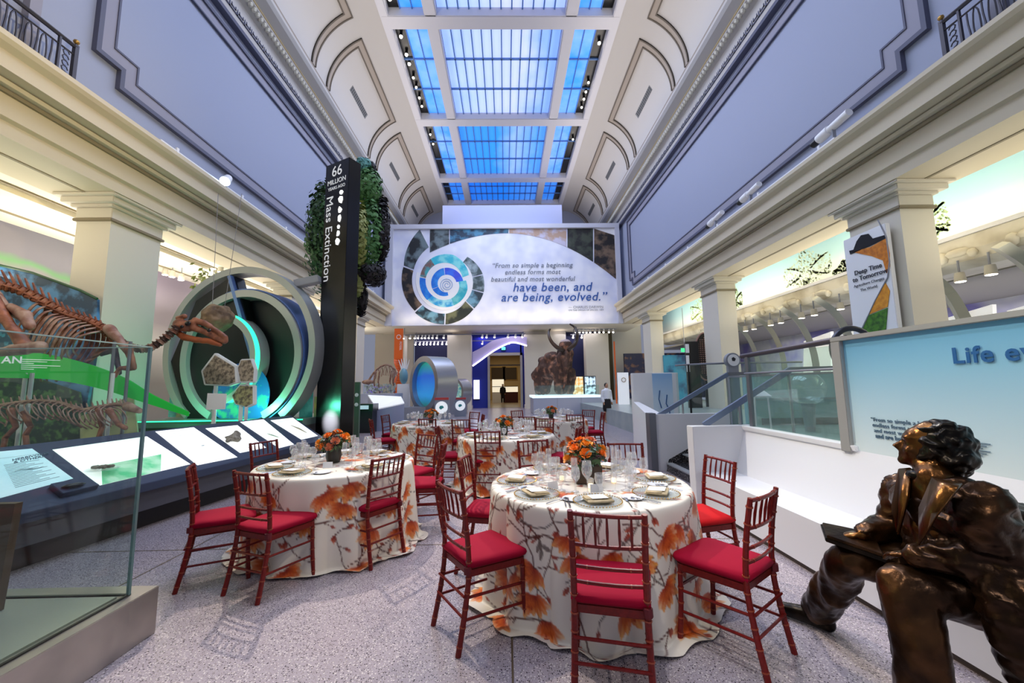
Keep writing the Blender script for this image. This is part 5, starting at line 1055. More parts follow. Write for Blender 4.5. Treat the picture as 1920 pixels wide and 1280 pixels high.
# green banner
GB = thing('green_banner', 'long tapering green graphic band with white lettering in front of the skeleton', 'sign', (-6, 5, .5))
tp = cat([(-120, 655, 0), (0, 658, 0), (80, 663, 0), (160, 681, 0), (230, 707, 0), (285, 740, 0), (352, 772, 0)], 5); bt = cat([(-120, 706, 0), (0, 708, 0), (80, 710, 0), (140, 718, 0), (200, 732, 0), (262, 752, 0), (352, 780, 0)], 5)
g = MB(); n = len(tp); gy = lambda x: 4.6+(x+120)/472*2.2
vs = [J(p.x, p.y, gy(p.x)) for p in tp]+[J(p.x, p.y, gy(p.x)) for p in bt]; vs += [v+Vector((0, .03, 0)) for v in vs]
g.add(vs, [(i, i+1, n+i+1, n+i) for i in range(n-1)]+[(2*n+i, 2*n+i+1, 3*n+i+1, 3*n+i) for i in range(n-1)]+[(i, i+1, 2*n+i+1, 2*n+i) for i in range(n-1)]+[(n+i, n+i+1, 3*n+i+1, 3*n+i) for i in range(n-1)])
g.build('band', mat('vivid_green', '0c9a2e', .4, emit=.4), GB)
a, b = J(0, 682, gy(0)), J(40, 682, gy(40)); dr = (b-a).normalized(); nb_ = dr.cross(up_)*.012
letters('AN', .13, wl_ := mat('white_lettering', 'f2f2f4', .5, emit=.35), J(-4, 681, gy(0))+nb_*5, dr, (0, 0, 1), GB, bold=.002)
g = MB()
for k in range(6):
    a, b = J(38, 674+k*3.6, gy(38))+nb_, J(112-4*(k % 3), 676+k*3.6, gy(112))+nb_; h = Vector((0, 0, .008)); g.add([a, b, b+h, a+h], [(0, 1, 2, 3)])
g.build('small_print', wl_, GB, recalc=False)
# dinosaur skeleton
bone = mat('red_brown_bone', '6d3d28', .5, bump=(20, .3), var=(9, 'a5684a', .4, .7)); bonep = mat('pale_bone', 'a88a78', .5, bump=(20, .3), var=(8, '7a4f3e', .35, .65)); boned = mat('dark_bone', '2c1d18', .5, var=(12, '584238', .4, .7))
DS = thing('dinosaur_skeleton', 'large red-brown duck-billed dinosaur skeleton leaning its long skull toward the hall', 'skeleton', (-6, 6, .42))
def dy(x): return 5.35+(x+60)/500*1.15
sp = cat([J(x, y, dy(x)) for x, y in ((-120, 520), (-60, 525), (0, 535), (40, 545), (80, 565), (120, 588), (150, 598), (180, 608), (205, 625), (228, 642), (250, 652), (275, 654), (300, 642), (318, 628), (334, 612))], 3)
N = len(sp)
for i in range(N-1):
    a, b = sp[i], sp[i+1]; f = i/N; r_ = .078-.02*f; m_ = bone if f < .62 else boned
    g = MB().tube([a*.9+b*.1, a*.5+b*.5, a*.1+b*.9], [r_, r_*.75, r_], 8); d = (b-a).normalized(); p = (a+b)/2
    sh = .30-.38*f if f < .6 else .07
    g.tube([p, p+(up_*.9-d*.5)*max(.06, sh)], [r_*.5, r_*.22], 5, flat=.6); g.tube([p, p+Vector((0, -.1, .02))], [r_*.5, .012], 5); g.tube([p, p+Vector((0, .1, .02))], [r_*.5, .012], 5)
    g.build('vertebra', m_ if i % 2 or f < .6 else bonep, DS, smooth='auto', recalc=False)
for k in range(13):      # ribs, near and far side
    i = int(N*.28+k*N*.30/13); a = sp[i]; L_ = (.55, .62, .72, .8, .85, .88, .88, .85, .8, .72, .6, .48, .36)[k]
    for s in (-1, 1):
        w_ = .26*sin(min(1, (k+2)/8)*1.57)
        P = cat([a, a+Vector((-.03, s*w_*.8, -.08)), a+Vector((-.10, s*w_*1.1, -L_*.45)), a+Vector((-.22, s*w_*.8, -L_*.85)), a+Vector((-.27, s*w_*.35, -L_*1.05))], 4)
        MB().tube(P, [.018+.012*sin(pi*min(1, j/len(P)*1.6)) for j in range(len(P))], 6, flat=.55).build('rib', bonep if s < 0 else bone, DS, smooth='auto', recalc=False)
def bonep_(pts, rads, nm, m_=bone): g = MB(); limb(g, pts, rads, 10); return remesh(g, nm, m_, DS, .02, 2, lambda co, n: .008*noise.noise(co*12))
bonep_([J(-30, 540, 5.25), J(5, 575, 5.2), J(52, 600, 5.2)], [.12, .07, .05], 'pelvis', bonep); bonep_([J(20, 575, 5.15), J(45, 590, 5.15), J(56, 612, 5.15)], [.05, .075, .06], 'pelvis', bonep)
bonep_([J(-20, 560, 5.1), J(15, 605, 5.05), J(48, 650, 5.05)], [.10, .055, .085], 'thigh_bone'); bonep_([J(48, 652, 5.05), J(-10, 662, 5.0), J(-60, 640, 5.0)], [.09, .05, .05], 'shin_bone', bonep)
bonep_([J(25, 655, 4.95), J(75, 650, 5.0)], [.06, .08], 'knee_bone', bonep)
bonep_([J(205, 617, 5.75), J(222, 635, 5.72), J(240, 660, 5.7)], [.075, .06, .045], 'shoulder_blade', bonep); bonep_([J(240, 655, 5.7), J(252, 690, 5.7)], [.055, .035], 'upper_arm_bone', bone); bonep_([J(248, 690, 5.7), J(225, 690, 5.72), J(214, 705, 5.72)], [.04, .03, .035], 'forearm_bone', bone); bonep_([J(190, 665, 5.9), J(214, 655, 5.9), J(225, 700, 5.9)], [.03, .05, .03], 'upper_arm_bone', boned)
# skull: long beak, open window, lower jaw
yS = 6.35; g = MB()
limb(g, [J(337, 610, yS), J(352, 612, yS), J(365, 604, yS)], [.10, .09, .06]); limb(g, [J(333, 596, yS), J(345, 593, yS)], [.035, .04])
limb(g, [J(365, 600, yS), J(385, 606, yS), J(405, 620, yS), J(422, 632, yS), J(423, 640, yS)], [.05, .045, .04, .045, .035]); limb(g, [J(362, 614, yS), J(385, 622, yS), J(405, 634, yS), J(420, 640, yS)], [.06, .045, .045, .04])
remesh(g, 'skull', bone, DS, .013, 2, lambda co, n: .012*noise.noise(co*11))
g = MB(); limb(g, [J(330, 622, yS), J(345, 632, yS), J(370, 637, yS), J(395, 640, yS), J(412, 646, yS)], [.04, .055, .05, .05, .035]); remesh(g, 'lower_jaw', mat('orange_bone', 'a1542c', .5, bump=(20, .3), var=(8, '6b3420', .4, .7)), DS, .013, 2, lambda co, n: .008*noise.noise(co*12))
for px, py, r in ((352, 606, .05), (341, 612, .03), (392, 619, .035)): MB().ball(J(px, py, yS-.085), (r, .02, r*.8), 10, 6).build('skull_opening', black, DS, smooth=True)
for x in (60, 215, 245): a = J(x, 600 if x < 100 else 640, 5.6); MB().cyl((a.x, a.y, .42), (a.x, a.y, a.z), .02, n=8).build('support_post', steeld, DS, smooth='auto')
# small low skeleton
SS = thing('small_skeleton', 'low crawling grey reptile skeleton beneath the green band', 'skeleton', (-6.5, 5.4, .42)); yy = 5.3
ss = cat([J(x, y, yy) for x, y in ((-60, 772, ), (0, 760), (60, 752), (110, 754), (150, 768), (190, 762), (225, 758), (250, 768))], 4)
for i in range(len(ss)-1):
    a, b = ss[i], ss[i+1]; MB().tube([a, (a+b)/2, b], [.03, .02, .03], 6).tube([(a+b)/2, (a+b)/2+Vector((-.03, 0, .08))], [.014, .006], 5).build('vertebra', bonep, SS, smooth='auto', recalc=False)
for i in range(2, 22):
    a = ss[i]
    for s in (-1, 1): MB().tube(cat([a, a+Vector((.06, s*.13, -.05)), a+Vector((.14, s*.14, -.16)), a+Vector((.2, s*.08, -.24))], 3), .009, 5).build('rib', bonep, SS, smooth='auto', recalc=False)
for P in ([(20, 770), (30, 800), (10, 820), (5, 850)], [(45, 775), (58, 800), (48, 815), (52, 850)], [(185, 770), (192, 800), (182, 830), (190, 852)], [(205, 770), (222, 795), (235, 802)]):
    g = MB(); limb(g, [J(x, y, yy-.1) for x, y in P], [.04]+[.028]*(len(P)-1)); g.build('leg_bone', bone, SS, smooth=True)
g = MB(); limb(g, [J(240, 762, yy), J(262, 770, yy)], [.06, .035]); g.build('skull', bonep, SS, smooth=True)
for x in (40, 52, 205): a = J(x, 770, yy+.1); MB().cyl((a.x, a.y, .42), (a.x, a.y, a.z+.5), .022, n=8).build('support_post', mat('white_post', 'd3d8d4', .5), SS, smooth='auto')
# left gallery: track lights, purple wall, plant
for i, (px, py) in enumerate(((310, 508), (323, 512), (340, 518), (400, 497), (414, 503))):
    c = J(px, py, 12.6); t = thing('track_light', '%s white track spotlight under the left gallery ceiling' % ('nearest', 'second', 'third', 'fourth', 'farthest')[i], 'lamp', c, 'track lights of the left gallery'); MB().cyl((c.x, c.y, 5.5), c, .015, n=6).build('stem', greyp, t); MB().cyl(c+Vector((0, 0, .08)), c-Vector((0, 0, .12)), .07, .09, 12).build('can', mat('can_beige', 'cfc9ba', .5), t, smooth='auto'); MB().cyl(c-Vector((0, 0, .121)), c-Vector((0, 0, .135)), .075, n=12).build('lens', lampm, t)
struct('wall_left.002', MB().box((-11.5, 12.0, 0), (-7.0, 12.2, 4.6)), gradmat('grey_purple_wall', ((0, '6c6a66'), (.5, 'a9a4a2'), (.62, 'efeef2'), (.8, 'a298ac'), (1, 'b5adc0')), 2, 1.5, 4.8, .6)) if False else None
c = J(385, 550, 10.6); t = thing('potted_plant', 'yellow-green leafy plant glimpsed behind the upper left of the rings', 'plant', (c.x, c.y, 0)); g = MB(); q = random.Random(2)
for _ in range(300):
    p = c+Vector((q.gauss(0, .14), q.gauss(0, .14), q.gauss(0, .28))); d = Vector((q.gauss(0, 1), q.gauss(0, 1), q.gauss(0, 1))).normalized(); x = d.orthogonal()*.06; y = d.cross(x)*.6; g.add([p-x, p+y, p+x, p-y], [(0, 1, 2, 3)])
tag(g.build('foliage', fc[2], t, recalc=False), kind='stuff'); MB().cyl((c.x, c.y, 0), (c.x, c.y, c.z), .04, n=6).build('stem', mat('olive_trunk', '5a5548'), t)
# ================================================================ FAR END
YS = 24.9
def S(px, py, Y=YS): return at(px, py, y=Y)
def flat(pts, nm, m_, par, Y=YS, d=.012): return MB().prism([S(x, y, Y) for x, y in pts], (0, d, 0)).build(nm, m_, par)
SG = thing('quotation_sign', 'huge white hanging sign with a blue spiral and a quotation across the hall end', 'sign', (0, 25.1, 5.5))
a, b = S(722, 608), S(1160, 420)
MB().box((a.x, 25.0, 5.47), (b.x, 25.3, b.z+.02)).build('panel', mat('sign_cloud_print', 'cdd2ec', .5, var=(.75, 'eceef8', .3, .62, 2)), SG)
for A_0, A_1 in (((a.x-.05, 24.82, b.z-.25), (b.x, 24.99, b.z+.05)), ((a.x-.05, 24.82, 5.45), (a.x+.42, 24.99, b.z-.251)), ((b.x-.3, 24.82, 5.45), (b.x, 24.99, b.z-.251))): MB().box(A_0, A_1).build('frame', mat('sign_frame', 'c9cad6', .5), SG, bevel=.01)
q0, q1 = S(830, 420, 25.2), S(1053, 385, 25.2); MB().box((q0.x, 25.1, q0.z-.1), (q1.x, 26.5, q1.z)).build('top_box', mat('sign_box', 'a4acd0', .5), SG, bevel=.01)
YP = 24.98
def clipy(p, lo=430): return (p[0], max(p[1], lo))
# outer dark picture ring with photographs
pics = [mat('sign_photo_%d' % i, c, .5, var=(1.6, d, .45, .6, 6)) for i, (c, d) in enumerate((('1b2026', '6b7c82'), ('15191f', '59646c'), ('24343f', '6f9fb5'), ('20261c', '6a6b4c'), ('1d1a1b', '75604e'), ('3a4c4e', '98aab2'), ('16344f', '4a8fb5'), ('b89a86', 'c9c4d8'), ('0f1114', '3c4438')))]
def arcband(cx_, cy_, ri, ro, a0, a1, n=14):
    """points (px) of a spiral band; ri, ro are (start, end) radii, angles in degrees counter-clockwise from +x"""
    P, Q = [], []
    for k in range(n+1):
        f = k/n; a = math.radians(a0+(a1-a0)*f); r0, r1 = ri[0]+(ri[1]-ri[0])*f, ro[0]+(ro[1]-ro[0])*f
        P.append(clipy((cx_+r1*cos(a), cy_-r1*sin(a)))); Q.append(clipy((cx_+r0*cos(a), cy_-r0*sin(a))))
    return P+Q[::-1]
segs = [(-45, -92, 49, 58, 70, 78, 3), (-94, -137, 58, 62, 78, 82, 2), (-139, -200, 62, 67, 80, 87, 4), (-202, -243, 67, 75, 87, 112, 0)]
for a0, a1, r0, r1, R0_, R1_, mi_ in segs: flat(arcband(838, 530, (r0, r1), (R0_, R1_), a0, a1), 'picture_segment', pics[mi_], SG, YP)
for a0, a1, r0, r1, R0_, R1_, mi_ in ((52, 14, 47, 48, 62, 69, 5), (12, -14, 48, 48, 69, 71, 5), (-16, -43, 48, 48, 71, 70, 2)): flat(arcband(838, 530, (r0, r1), (R0_, R1_), a0, a1), 'picture_segment', pics[mi_], SG, YP)
# band along the top: lower edge is a long arc
def lowarc(x): return 437+((x-950)/(205 if x > 950 else 185))**2*(86 if x > 950 else 60)
for x0, x1, mi_ in ((806, 842, 0), (843.5, 953, 6), (955, 1062, 7), (1064, 1112, 8), (1114, 1155, 4)):
    xs = [x0+(x1-x0)*k/8 for k in range(9)]; sl = 14 if x0 > 1050 else (-4 if x0 < 850 else 0)
    flat([(xs[0]-sl*.0, 428)]+[(xs[-1], 428)]+[(x, max(429, lowarc(x))) for x in xs[::-1]], 'picture_segment', pics[mi_], SG, YP)
flat([(1113, 428), (1153, 428), (1153, 441)], 'white_corner', white, SG, YP-.01)
# spirals
blue_p = [mat('sign_blue_%d' % i, c, .45, var=(2.2, d, .42, .6, 4)) for i, (c, d) in enumerate((('1a6fd6', '2f8fe6'), ('2fb9cf', '7fd9dc'), ('2aa6b8', '6fc4c6'), ('7a5d58', '3fa6ae'), ('2f6fe8', '3a4fd8'), ('2f9fd6', '9fe0e8')))]
def disc(px, py, r, nm, m_, Y): flat([(px+r*cos(2*pi*k/40), py-r*sin(2*pi*k/40)) for k in range(40)], nm, m_, SG, Y)
flat(arcband(838, 530, (1, 1), (48, 60), -60, -200)+[], 'white_disc', white, SG, YP-.008); disc(838, 530, 49, 'white_disc', white, YP-.006)
for a0, a1, r0, r1, R0_, R1_, mi_ in ((20, 75, 33, 38, 46, 55, 1), (75, 122, 38, 40, 55, 54, 1), (122, 165, 40, 39, 54, 50, 3), (167, 222, 39, 34, 50, 47, 0), (222, 290, 34, 30, 46, 44, 5), (290, 345, 30, 26, 44, 42, 2), (345, 368, 26, 24, 42, 38, 1)): flat(arcband(836, 531, (r0, r1), (R0_, R1_), a0, a1), 'spiral_segment', blue_p[mi_], SG, YP-.016)
for a0, a1, r0, r1, R0_, R1_, mi_ in ((10, 95, 20, 17, 33, 30, 4), (97, 200, 17, 15, 30, 27, 0), (202, 282, 15, 16, 27, 22, 0)): flat(arcband(836, 532, (r0, r1), (R0_, R1_), a0, a1), 'spiral_segment', blue_p[mi_], SG, YP-.016)
P = [S(838+(2+11*k/40)*cos(k*.42), 534-(2+11*k/40)*sin(k*.42), YP-.02) for k in range(41)]; MB().tube(P, .02, 4).build('small_spiral', mat('pale_blue_line', '7f9fd0', .5), SG)
xr, zu = (1, 0, 0), (0, 0, 1); gt = mat('sign_grey_lettering', '6f7787', .5); bt1 = mat('sign_blue_lettering', '2b56a0', .5)
for s_, px, py, sz, m_, bd in (('“From so simple a beginning', 922, 501.5, .43, gt, .004), ('endless forms most', 946, 514, .43, gt, .004), ('beautiful and most wonderful', 920, 527.5, .43, gt, .004), ('have been, and', 961, 546, .80, bt1, .006), ('are being, evolved.”', 939, 565, .80, bt1, .006)):
    q = S(px, py, YP-.03); (letters if sz > .5 else text)(s_, sz, m_, q, xr, zu, SG, bold=bd, shear=.22, space=1.06)
for k, (px, s_) in enumerate(((1066, '— CHARLES DARWIN'), (1066, 'ON THE ORIGIN OF SPECIES, 1859'))): q = S(px, 578+k*5, YP-.03); text(s_, (.23, .15)[k], gt, q, xr, zu, SG)
# under the sign: walls, doorway, far gallery
cob = mat('cobalt_wall', '1d2f9a', .6); nvw = mat('navy_wall', '141a4a', .6); pale = mat('pale_grey_wall', 'cbc8c6', .6); lav = mat('lavender_pier', 'b9b3da', .6)
YW = 28.9
def wallbox(x0, x1, y0_, y1_, m_, nm, Y=YW, th=.15): a, b = S(x0, y1_, Y), S(x1, y0_, Y); o = MB().box((a.x, Y, max(0, a.z)), (b.x, Y+th, b.z)).build(nm, m_); o['kind'] = 'structure'; return o
wallbox(776, 848, 600, 775, nvw, 'wall_far.001'); wallbox(885, 917, 600, 770, cob, 'wall_far.002'); wallbox(977, 990, 600, 768, cob, 'wall_far.003'); wallbox(917, 977, 600, 661, cob, 'wall_far.004')
wallbox(1060, 1132, 600, 770, nvw, 'wall_far.005'); wallbox(1132, 1146, 600, 770, mat('olive_doorway', '4a3f22', .6), 'wall_far.006'); wallbox(700, 776, 600, 775, mat('warm_far_wall', 'b8b2a6', .6), 'wall_far.007', 29.0); wallbox(1146, 1200, 600, 770, pale, 'wall_far.008', 29.0); wallbox(985, 1060, 600, 770, pale, 'wall_far.009', 28.3, .7)
fcs = mat('door_frame_grey', 'a8a59c', .5, .2); t = thing('far_doorway', 'tall grey-framed doorway into the warm lit gallery at the hall end', 'doorway', (-.0, 28.85, 0))
a, b = S(915, 765, 28.8), S(979, 661, 28.8); 
for x in (a.x, b.x-.16): MB().box((x, 28.6, 0), (x+.16, 28.89, b.z)).build('jamb', fcs, t)
MB().box((a.x, 28.6, b.z-.2), (b.x, 28.89, b.z)).build('lintel', fcs, t); MB().box((a.x+.16, 28.7, b.z-.95), (b.x-.16, 28.75, b.z-.85)).build('transom', mat('bronze_frame', '4a3b28', .4, .5), t)
warmw = mat('warm_gallery_wall', 'c9ad78', .6)
gl = struct('wall_far.010', MB().box((-4.5, 46, 0), (4.5, 46.2, 6)), warmw); struct('wall_far.011', MB().box((-4.6, 29.1, 0), (-4.5, 46, 6)), warmw); struct('wall_far.012', MB().box((4.5, 29.1, 0), (4.6, 46, 6)), warmw)
struct('floor.002', MB().box((-4.6, 29.1, -.2), (4.6, 46.2, 0)), mat('warm_polished_floor', 'b59f7c', .25)); struct('ceiling.007', MB().box((-4.6, 29.1, 6), (4.6, 46.2, 6.1)), mat('dark_gallery_ceiling', '4d3d2a', .7))
for px, w_, nm in ((934, 1.1, 'left'), (957, 1.4, 'right')):
    c = S(px, 724, 38); t = thing('gallery_case', 'lit display case on the %s in the warm gallery through the doorway' % nm, 'display case', (c.x, 38, 0)); MB().box((c.x-w_/2, 37.6, 0), (c.x+w_/2, 38.4, 1.0)).build('base', mat('dark_red_base', '4a1a12', .5) if nm == 'right' else white, t); MB().box((c.x-w_/2, 37.6, 1.0), (c.x+w_/2, 38.4, 2.2 if nm == 'left' else 1.5)).build('lit_vitrine', mat('vitrine_glow', 'f4ead0', .5, emit=.8), t); MB().box((c.x-w_/2, 37.55, 1.5), (c.x+w_/2, 38.45, 1.55)).build('shelf_line', dark, t)
for px in (934, 956): c = S(px, 700, 45.9); t = thing('gallery_painting', 'dark framed picture on the %s of the far warm gallery wall' % ('left' if px < 940 else 'right'), 'picture', c); MB().box((c.x-.8, 45.9, c.z-.7), (c.x+.8, 46, c.z+.7)).build('canvas', mat('dark_canvas', '4b3a22', .6), t); MB().box((c.x-.9, 45.93, c.z-.8), (c.x+.9, 45.99, c.z+.8)).build('frame', gold, t)
# curved white ramp line over the doorway
t = thing('ceiling_arch', 'white lit curve sweeping down across the blue wall above the doorway', 'arch', (-1, 27, 5)); P = cat([(886, 686, 0), (900, 676, 0), (925, 658, 0), (950, 645, 0), (965, 642, 0), (988, 648, 0)], 5); Pw = [S(p.x, p.y, 27) for p in P]
MB().tube(Pw, .06, 6).build('light_edge', mat('arch_glow', 'f0ecff', .5, emit=1.6), t); Q = cat([(886, 660, 0), (905, 650, 0), (925, 638, 0), (950, 632, 0), (965, 630, 0), (988, 632, 0)], 5); n = len(P)
g = MB(); A = [S(p.x, p.y, 27.1) for p in P]; B = [S(p.x, p.y, 27.1) for p in Q]; g.add(A+B+[v+Vector((0, .2, 0)) for v in A+B], [(i, i+1, n+i+1, n+i) for i in range(n-1)]+[(2*n+i, 2*n+i+1, 3*n+i+1, 3*n+i) for i in range(n-1)]+[(i, i+1, 2*n+i+1, 2*n+i) for i in range(n-1)]); g.build('curved_fascia', mat('lilac_fascia', 'c3b8e6', .5), t)
# person far away, person near the right columns
def person(x, y, h, top, bot, skin, hairm, lab, turn=0, skirt=False):
    t = thing('person', lab, 'person', (x, y, 0)); k = h/1.75; g = MB(); V3 = lambda a, b, c: Vector((x+(a*cos(turn)-b*sin(turn))*k, y+(a*sin(turn)+b*cos(turn))*k, c*k))
    limb(g, [V3(0, 0, 1.42), V3(0, .01, 1.52)], [.055*k, .055*k]); g.ball(V3(0, -.01, 1.63), (.078*k, .092*k, .115*k), 12, 10); g.ball(V3(0, -.09, 1.60), .014*k, 6, 4)
    limb(g, [V3(0, 0, 1.0), V3(0, 0, 1.2), V3(0, 0, 1.38)], [.13*k, .12*k, .13*k])
    for s in (-1, 1):
        limb(g, [V3(s*.17, 0, 1.4), V3(s*.23, .02, 1.13), V3(s*.21, -.08, .9), V3(s*.2, -.1, .82)], [.05*k, .042*k, .03*k, .035*k]); limb(g, [V3(s*.09, 0, .95), V3(s*.1, -.02, .5), V3(s*.1, .02, .08), V3(s*.1, -.12, .04)], [.085*k, .055*k, .04*k, .035*k])
    remesh(g, 'body', skin, t, .022*k, 1)
    g = MB(); limb(g, [V3(0, 0, .98), V3(0, 0, 1.2), V3(0, 0, 1.4)], [.16*k, .15*k, .14*k]); g.ball(V3(0, 0, 1.4), (.21*k, .1*k, .07*k), 12, 8)
    for s in (-1, 1): limb(g, [V3(s*.18, 0, 1.4), V3(s*.235, .02, 1.13), V3(s*.215, -.07, .93)], [.066*k, .056*k, .046*k])
    remesh(g, 'shirt', top, t, .024*k, 1); g = MB()
    if skirt: limb(g, [V3(0, 0, 1.0), V3(0, 0, .62)], [.17*k, .19*k], 14)
    else:
        for s in (-1, 1): limb(g, [V3(s*.08, 0, .98), V3(s*.1, -.02, .5), V3(s*.1, .02, .1)], [.11*k, .08*k, .06*k])
    remesh(g, 'skirt' if skirt else 'trousers', bot, t, .024*k, 1)
    g = MB().ball(V3(0, .02, 1.655), (.088*k, .1*k, .105*k), 12, 10); g.build('hair', hairm, t, smooth=True)
skin = mat('skin_tone', 'b98a6c', .6); wsh = mat('white_shirt', 'e6e8ee', .7); blk = mat('black_cloth', '121216', .8); hairm = mat('dark_hair', '1d1613', .6)
person(4.12, 16.2, 1.62, wsh, blk, skin, hairm, 'person in a white shirt and black skirt walking beyond the far right table', .3, True)
c = S(943, 753, 36); person(c.x, 36, 1.75, blk, blk, skin, hairm, 'person in dark clothes standing inside the far doorway')
# mammoth on its plinth
pl = thing('mammoth_plinth', 'long pale grey plinth with a white lit edge under the mammoth', 'plinth', (3, 22, 0)); a, b = S(1000, 742, 21.6), S(1128, 742, 21.6)
MB().box((a.x, 21.6, 0), (b.x, 24.4, a.z-.12)).build('base', mat('plinth_grey', 'b3b7c6', .4), pl, bevel=.02); MB().box((a.x-.05, 21.55, a.z-.12), (b.x+.05, 24.45, a.z)).build('lit_edge', mat('plinth_glow', 'e6f4ff', .5, emit=.8), pl)
for xx in (a.x+1.3, a.x+2.6): MB().box((xx-.01, 21.595, 0), (xx+.01, 21.6, a.z-.12)).build('joint', greyp, pl)
MB().box((a.x+.1, 21.7, a.z), (b.x-.1, 21.72, a.z+.55)).build('glass_guard', grn, pl)
MM = thing('mammoth_model', 'shaggy brown woolly mammoth with huge curved tusks on the far plinth', 'mammoth', (S(1050, 742, 22.6).x, 22.6, a.z)); ym = 22.6
M3 = lambda x, y, d=0: S(x, y, ym+d)
g = MB(); limb(g, [M3(1062, 662, -.4), M3(1058, 680, -.2)], [.42, .5]); g.ball(M3(1060, 648, -.4), (.38, .4, .34), 14, 10); limb(g, [M3(1052, 690), M3(1030, 690, .8), M3(1012, 705, 1.4)], [.62, .72, .5]); g.ball(M3(1035, 672, .5), (.5, .7, .4), 12, 8); g.ball(M3(1018, 676, .9), (.3, .5, .22), 12, 8)
for x, d, r in ((1048, -.1, .26), (1068, -.1, .26), (1012, 1.3, .3), (1024, 1.5, .28)): limb(g, [M3(x, 700, d), Vector((M3(x, 720, d).x, ym+d, a.z+.3))], [r*1.4, r])
limb(g, [M3(1062, 665, -.75), M3(1060, 690, -.9), M3(1060, 715, -.8), M3(1056, 728, -.95)], [.2, .14, .1, .06])
limb(g, [M3(1052, 700, .2), Vector((M3(1052, 720, .2).x, ym+.2, a.z+.45))], [.5, .42]); limb(g, [M3(1020, 705, 1.2), Vector((M3(1016, 720, 1.2).x, ym+1.2, a.z+.5))], [.62, .5]); g.ball(M3(1058, 672, -.55), (.42, .35, .5), 12, 8)
fur = mat('mammoth_fur', '40291f', .7, bump=(25, .8), var=(3.4, 'a5745a', .5, .72, 6)); 
def mf(co, n): return .06*noise.noise(Vector((co.x*9, co.y*9, co.z*2)))+.03*noise.noise(Vector((co.x*20, co.y*20, co.z*5)))
remesh(g, 'body', fur, MM, .06, 1, mf); tk = mat('dark_tusk', '3b2d22', .3)
for P in ([(1056, 657), (1046, 652), (1036, 643), (1030, 632), (1029, 622), (1032, 616)], [(1066, 655), (1075, 648), (1081, 638), (1082, 625), (1078, 614), (1068, 607)]): P = cat([M3(x, y, -.9-(.3 if 0 < i < 4 else 0)) for i, (x, y) in enumerate(P)], 4); MB().tube(P, [.13*(1-.72*(i/len(P))**1.3) for i in range(len(P))], 10).build('tusk', tk, MM, smooth=True)
for s in (-1, 1): MB().ball(M3(1060+s*13, 662, -.2), (.1, .05, .2), 8, 6).build('ear', fur, MM, smooth=True)
g = MB().ball(M3(1060, 641, -.42), (.3, .3, .16), 12, 8); g.build('pale_crown', mat('pale_fur', 'b7a6a4', .7, bump=(20, .8)), MM, smooth=True)
for i, (px, c_) in enumerate(((1084, 'gold'), (1107, 'blue'))):
    p0, p1 = S(px-9, 740, 24), S(px+9, 706, 24); t = thing('light_box', ('golden' if not i else 'blue and white')+' glowing graphic box right of the mammoth', 'light box', (p0.x, 24, p0.z)); MB().box((p0.x, 24, p0.z), (p1.x, 24.1, p1.z)).build('lit_face', mat('lit_%s' % c_, ('e0a95a', 'd6ecf8')[i], .5, emit=.7, var=(5, ('fff0d0', '3a4a55')[i], .45, .6)), t); MB().box((p0.x-.05, 24.1, p0.z-.05), (p1.x+.05, 24.2, p1.z+.05)).build('case', dark, t)
# rings in the far left
def drum(cxp, cyp, Y, R_, dep, nm, lab, ang, face):
    c = S(cxp, cyp, Y); t = thing('ring_display', lab, 'display', (c.x, Y, 0)); ax = Vector((sin(ang), -cos(ang), 0)); sx = Vector((cos(ang), sin(ang), 0)); n = 48
    def band(r0, r1, d0, d1, name, m_): g = MB(); vs = [c+sx*cos(2*pi*k/n)*r+up_*sin(2*pi*k/n)*r+ax*d for k in range(n) for r, d in ((r1, d1), (r1, d0), (r0, d0), (r0, d1))]; g.add(vs, [(4*i+j, 4*i+(j+1) % 4, 4*((i+1) % n)+(j+1) % 4, 4*((i+1) % n)+j) for i in range(n) for j in range(4)]); return g.build(name, m_, t, smooth='auto')
    band(R_*.80, R_, -dep, 0, 'steel_drum', steel); MB().prism([c+sx*cos(2*pi*k/n)*R_*.8+up_*sin(2*pi*k/n)*R_*.8-ax*.25 for k in range(n)], -ax*.03).build('lit_scene', face, t)
    MB().box((c.x-R_*.75, Y-.2, 0), (c.x+R_*.9, Y+.5, max(.15, c.z-R_*.8))).build('base', greyp, t); return c
sea = gradmat('sea_scene', ((0, '0f2a14'), (.2, '1d6a4c'), (.45, '2f8fd6'), (.8, '1f5fc8'), (1, '2f9f8c')), 2, .4, 3.0, .4, .6, .3)
drum(793, 720, 19.0, 1.34, 1.1, 'a', 'large steel drum ring framing a glowing blue sea scene, far left', -.85, sea); drum(852, 735, 23.0, .78, .7, 'b', 'smaller steel drum ring behind the large blue one', -.75, mat('teal_scene', '3f9fa8', .4, emit=.4, var=(5, 'b9d9c6', .4, .6)))
for i, px in enumerate((828, 863)):
    p = S(px, 760, 17+i*4); Y = 17+i*4; t = thing('info_pedestal', 'grey pedestal with red strip and round emblem, %s the small drum ring' % ('left of' if not i else 'right of'), 'pedestal', (p.x, Y, 0)); zt = S(px, 745, Y).z; w_ = .3
    MB().box((p.x-w_, Y, 0), (p.x+w_, Y+.2, zt)).build('post', greyp, t); MB().box((p.x-w_, Y-.01, zt-.1), (p.x+w_, Y, zt)).build('red_strip', mat('red_strip', 'c8453f', .5), t); cc = Vector((p.x, Y-.02, zt-.42)); MB().prism([cc+Vector((cos(k*.3)*.26, 0, sin(k*.3)*.26)) for k in range(21)], (0, .015, 0)).build('round_emblem', mat('lit_emblem', 'f2f6f6', .5, emit=.5), t); MB().prism([cc+Vector((cos(k*1.1)*.11, -.005, sin(k*1.1)*.09)) for k in range(5)], (0, .004, 0)).build('emblem_mark', mat('teal_mark', '3f9f9a', .5), t)
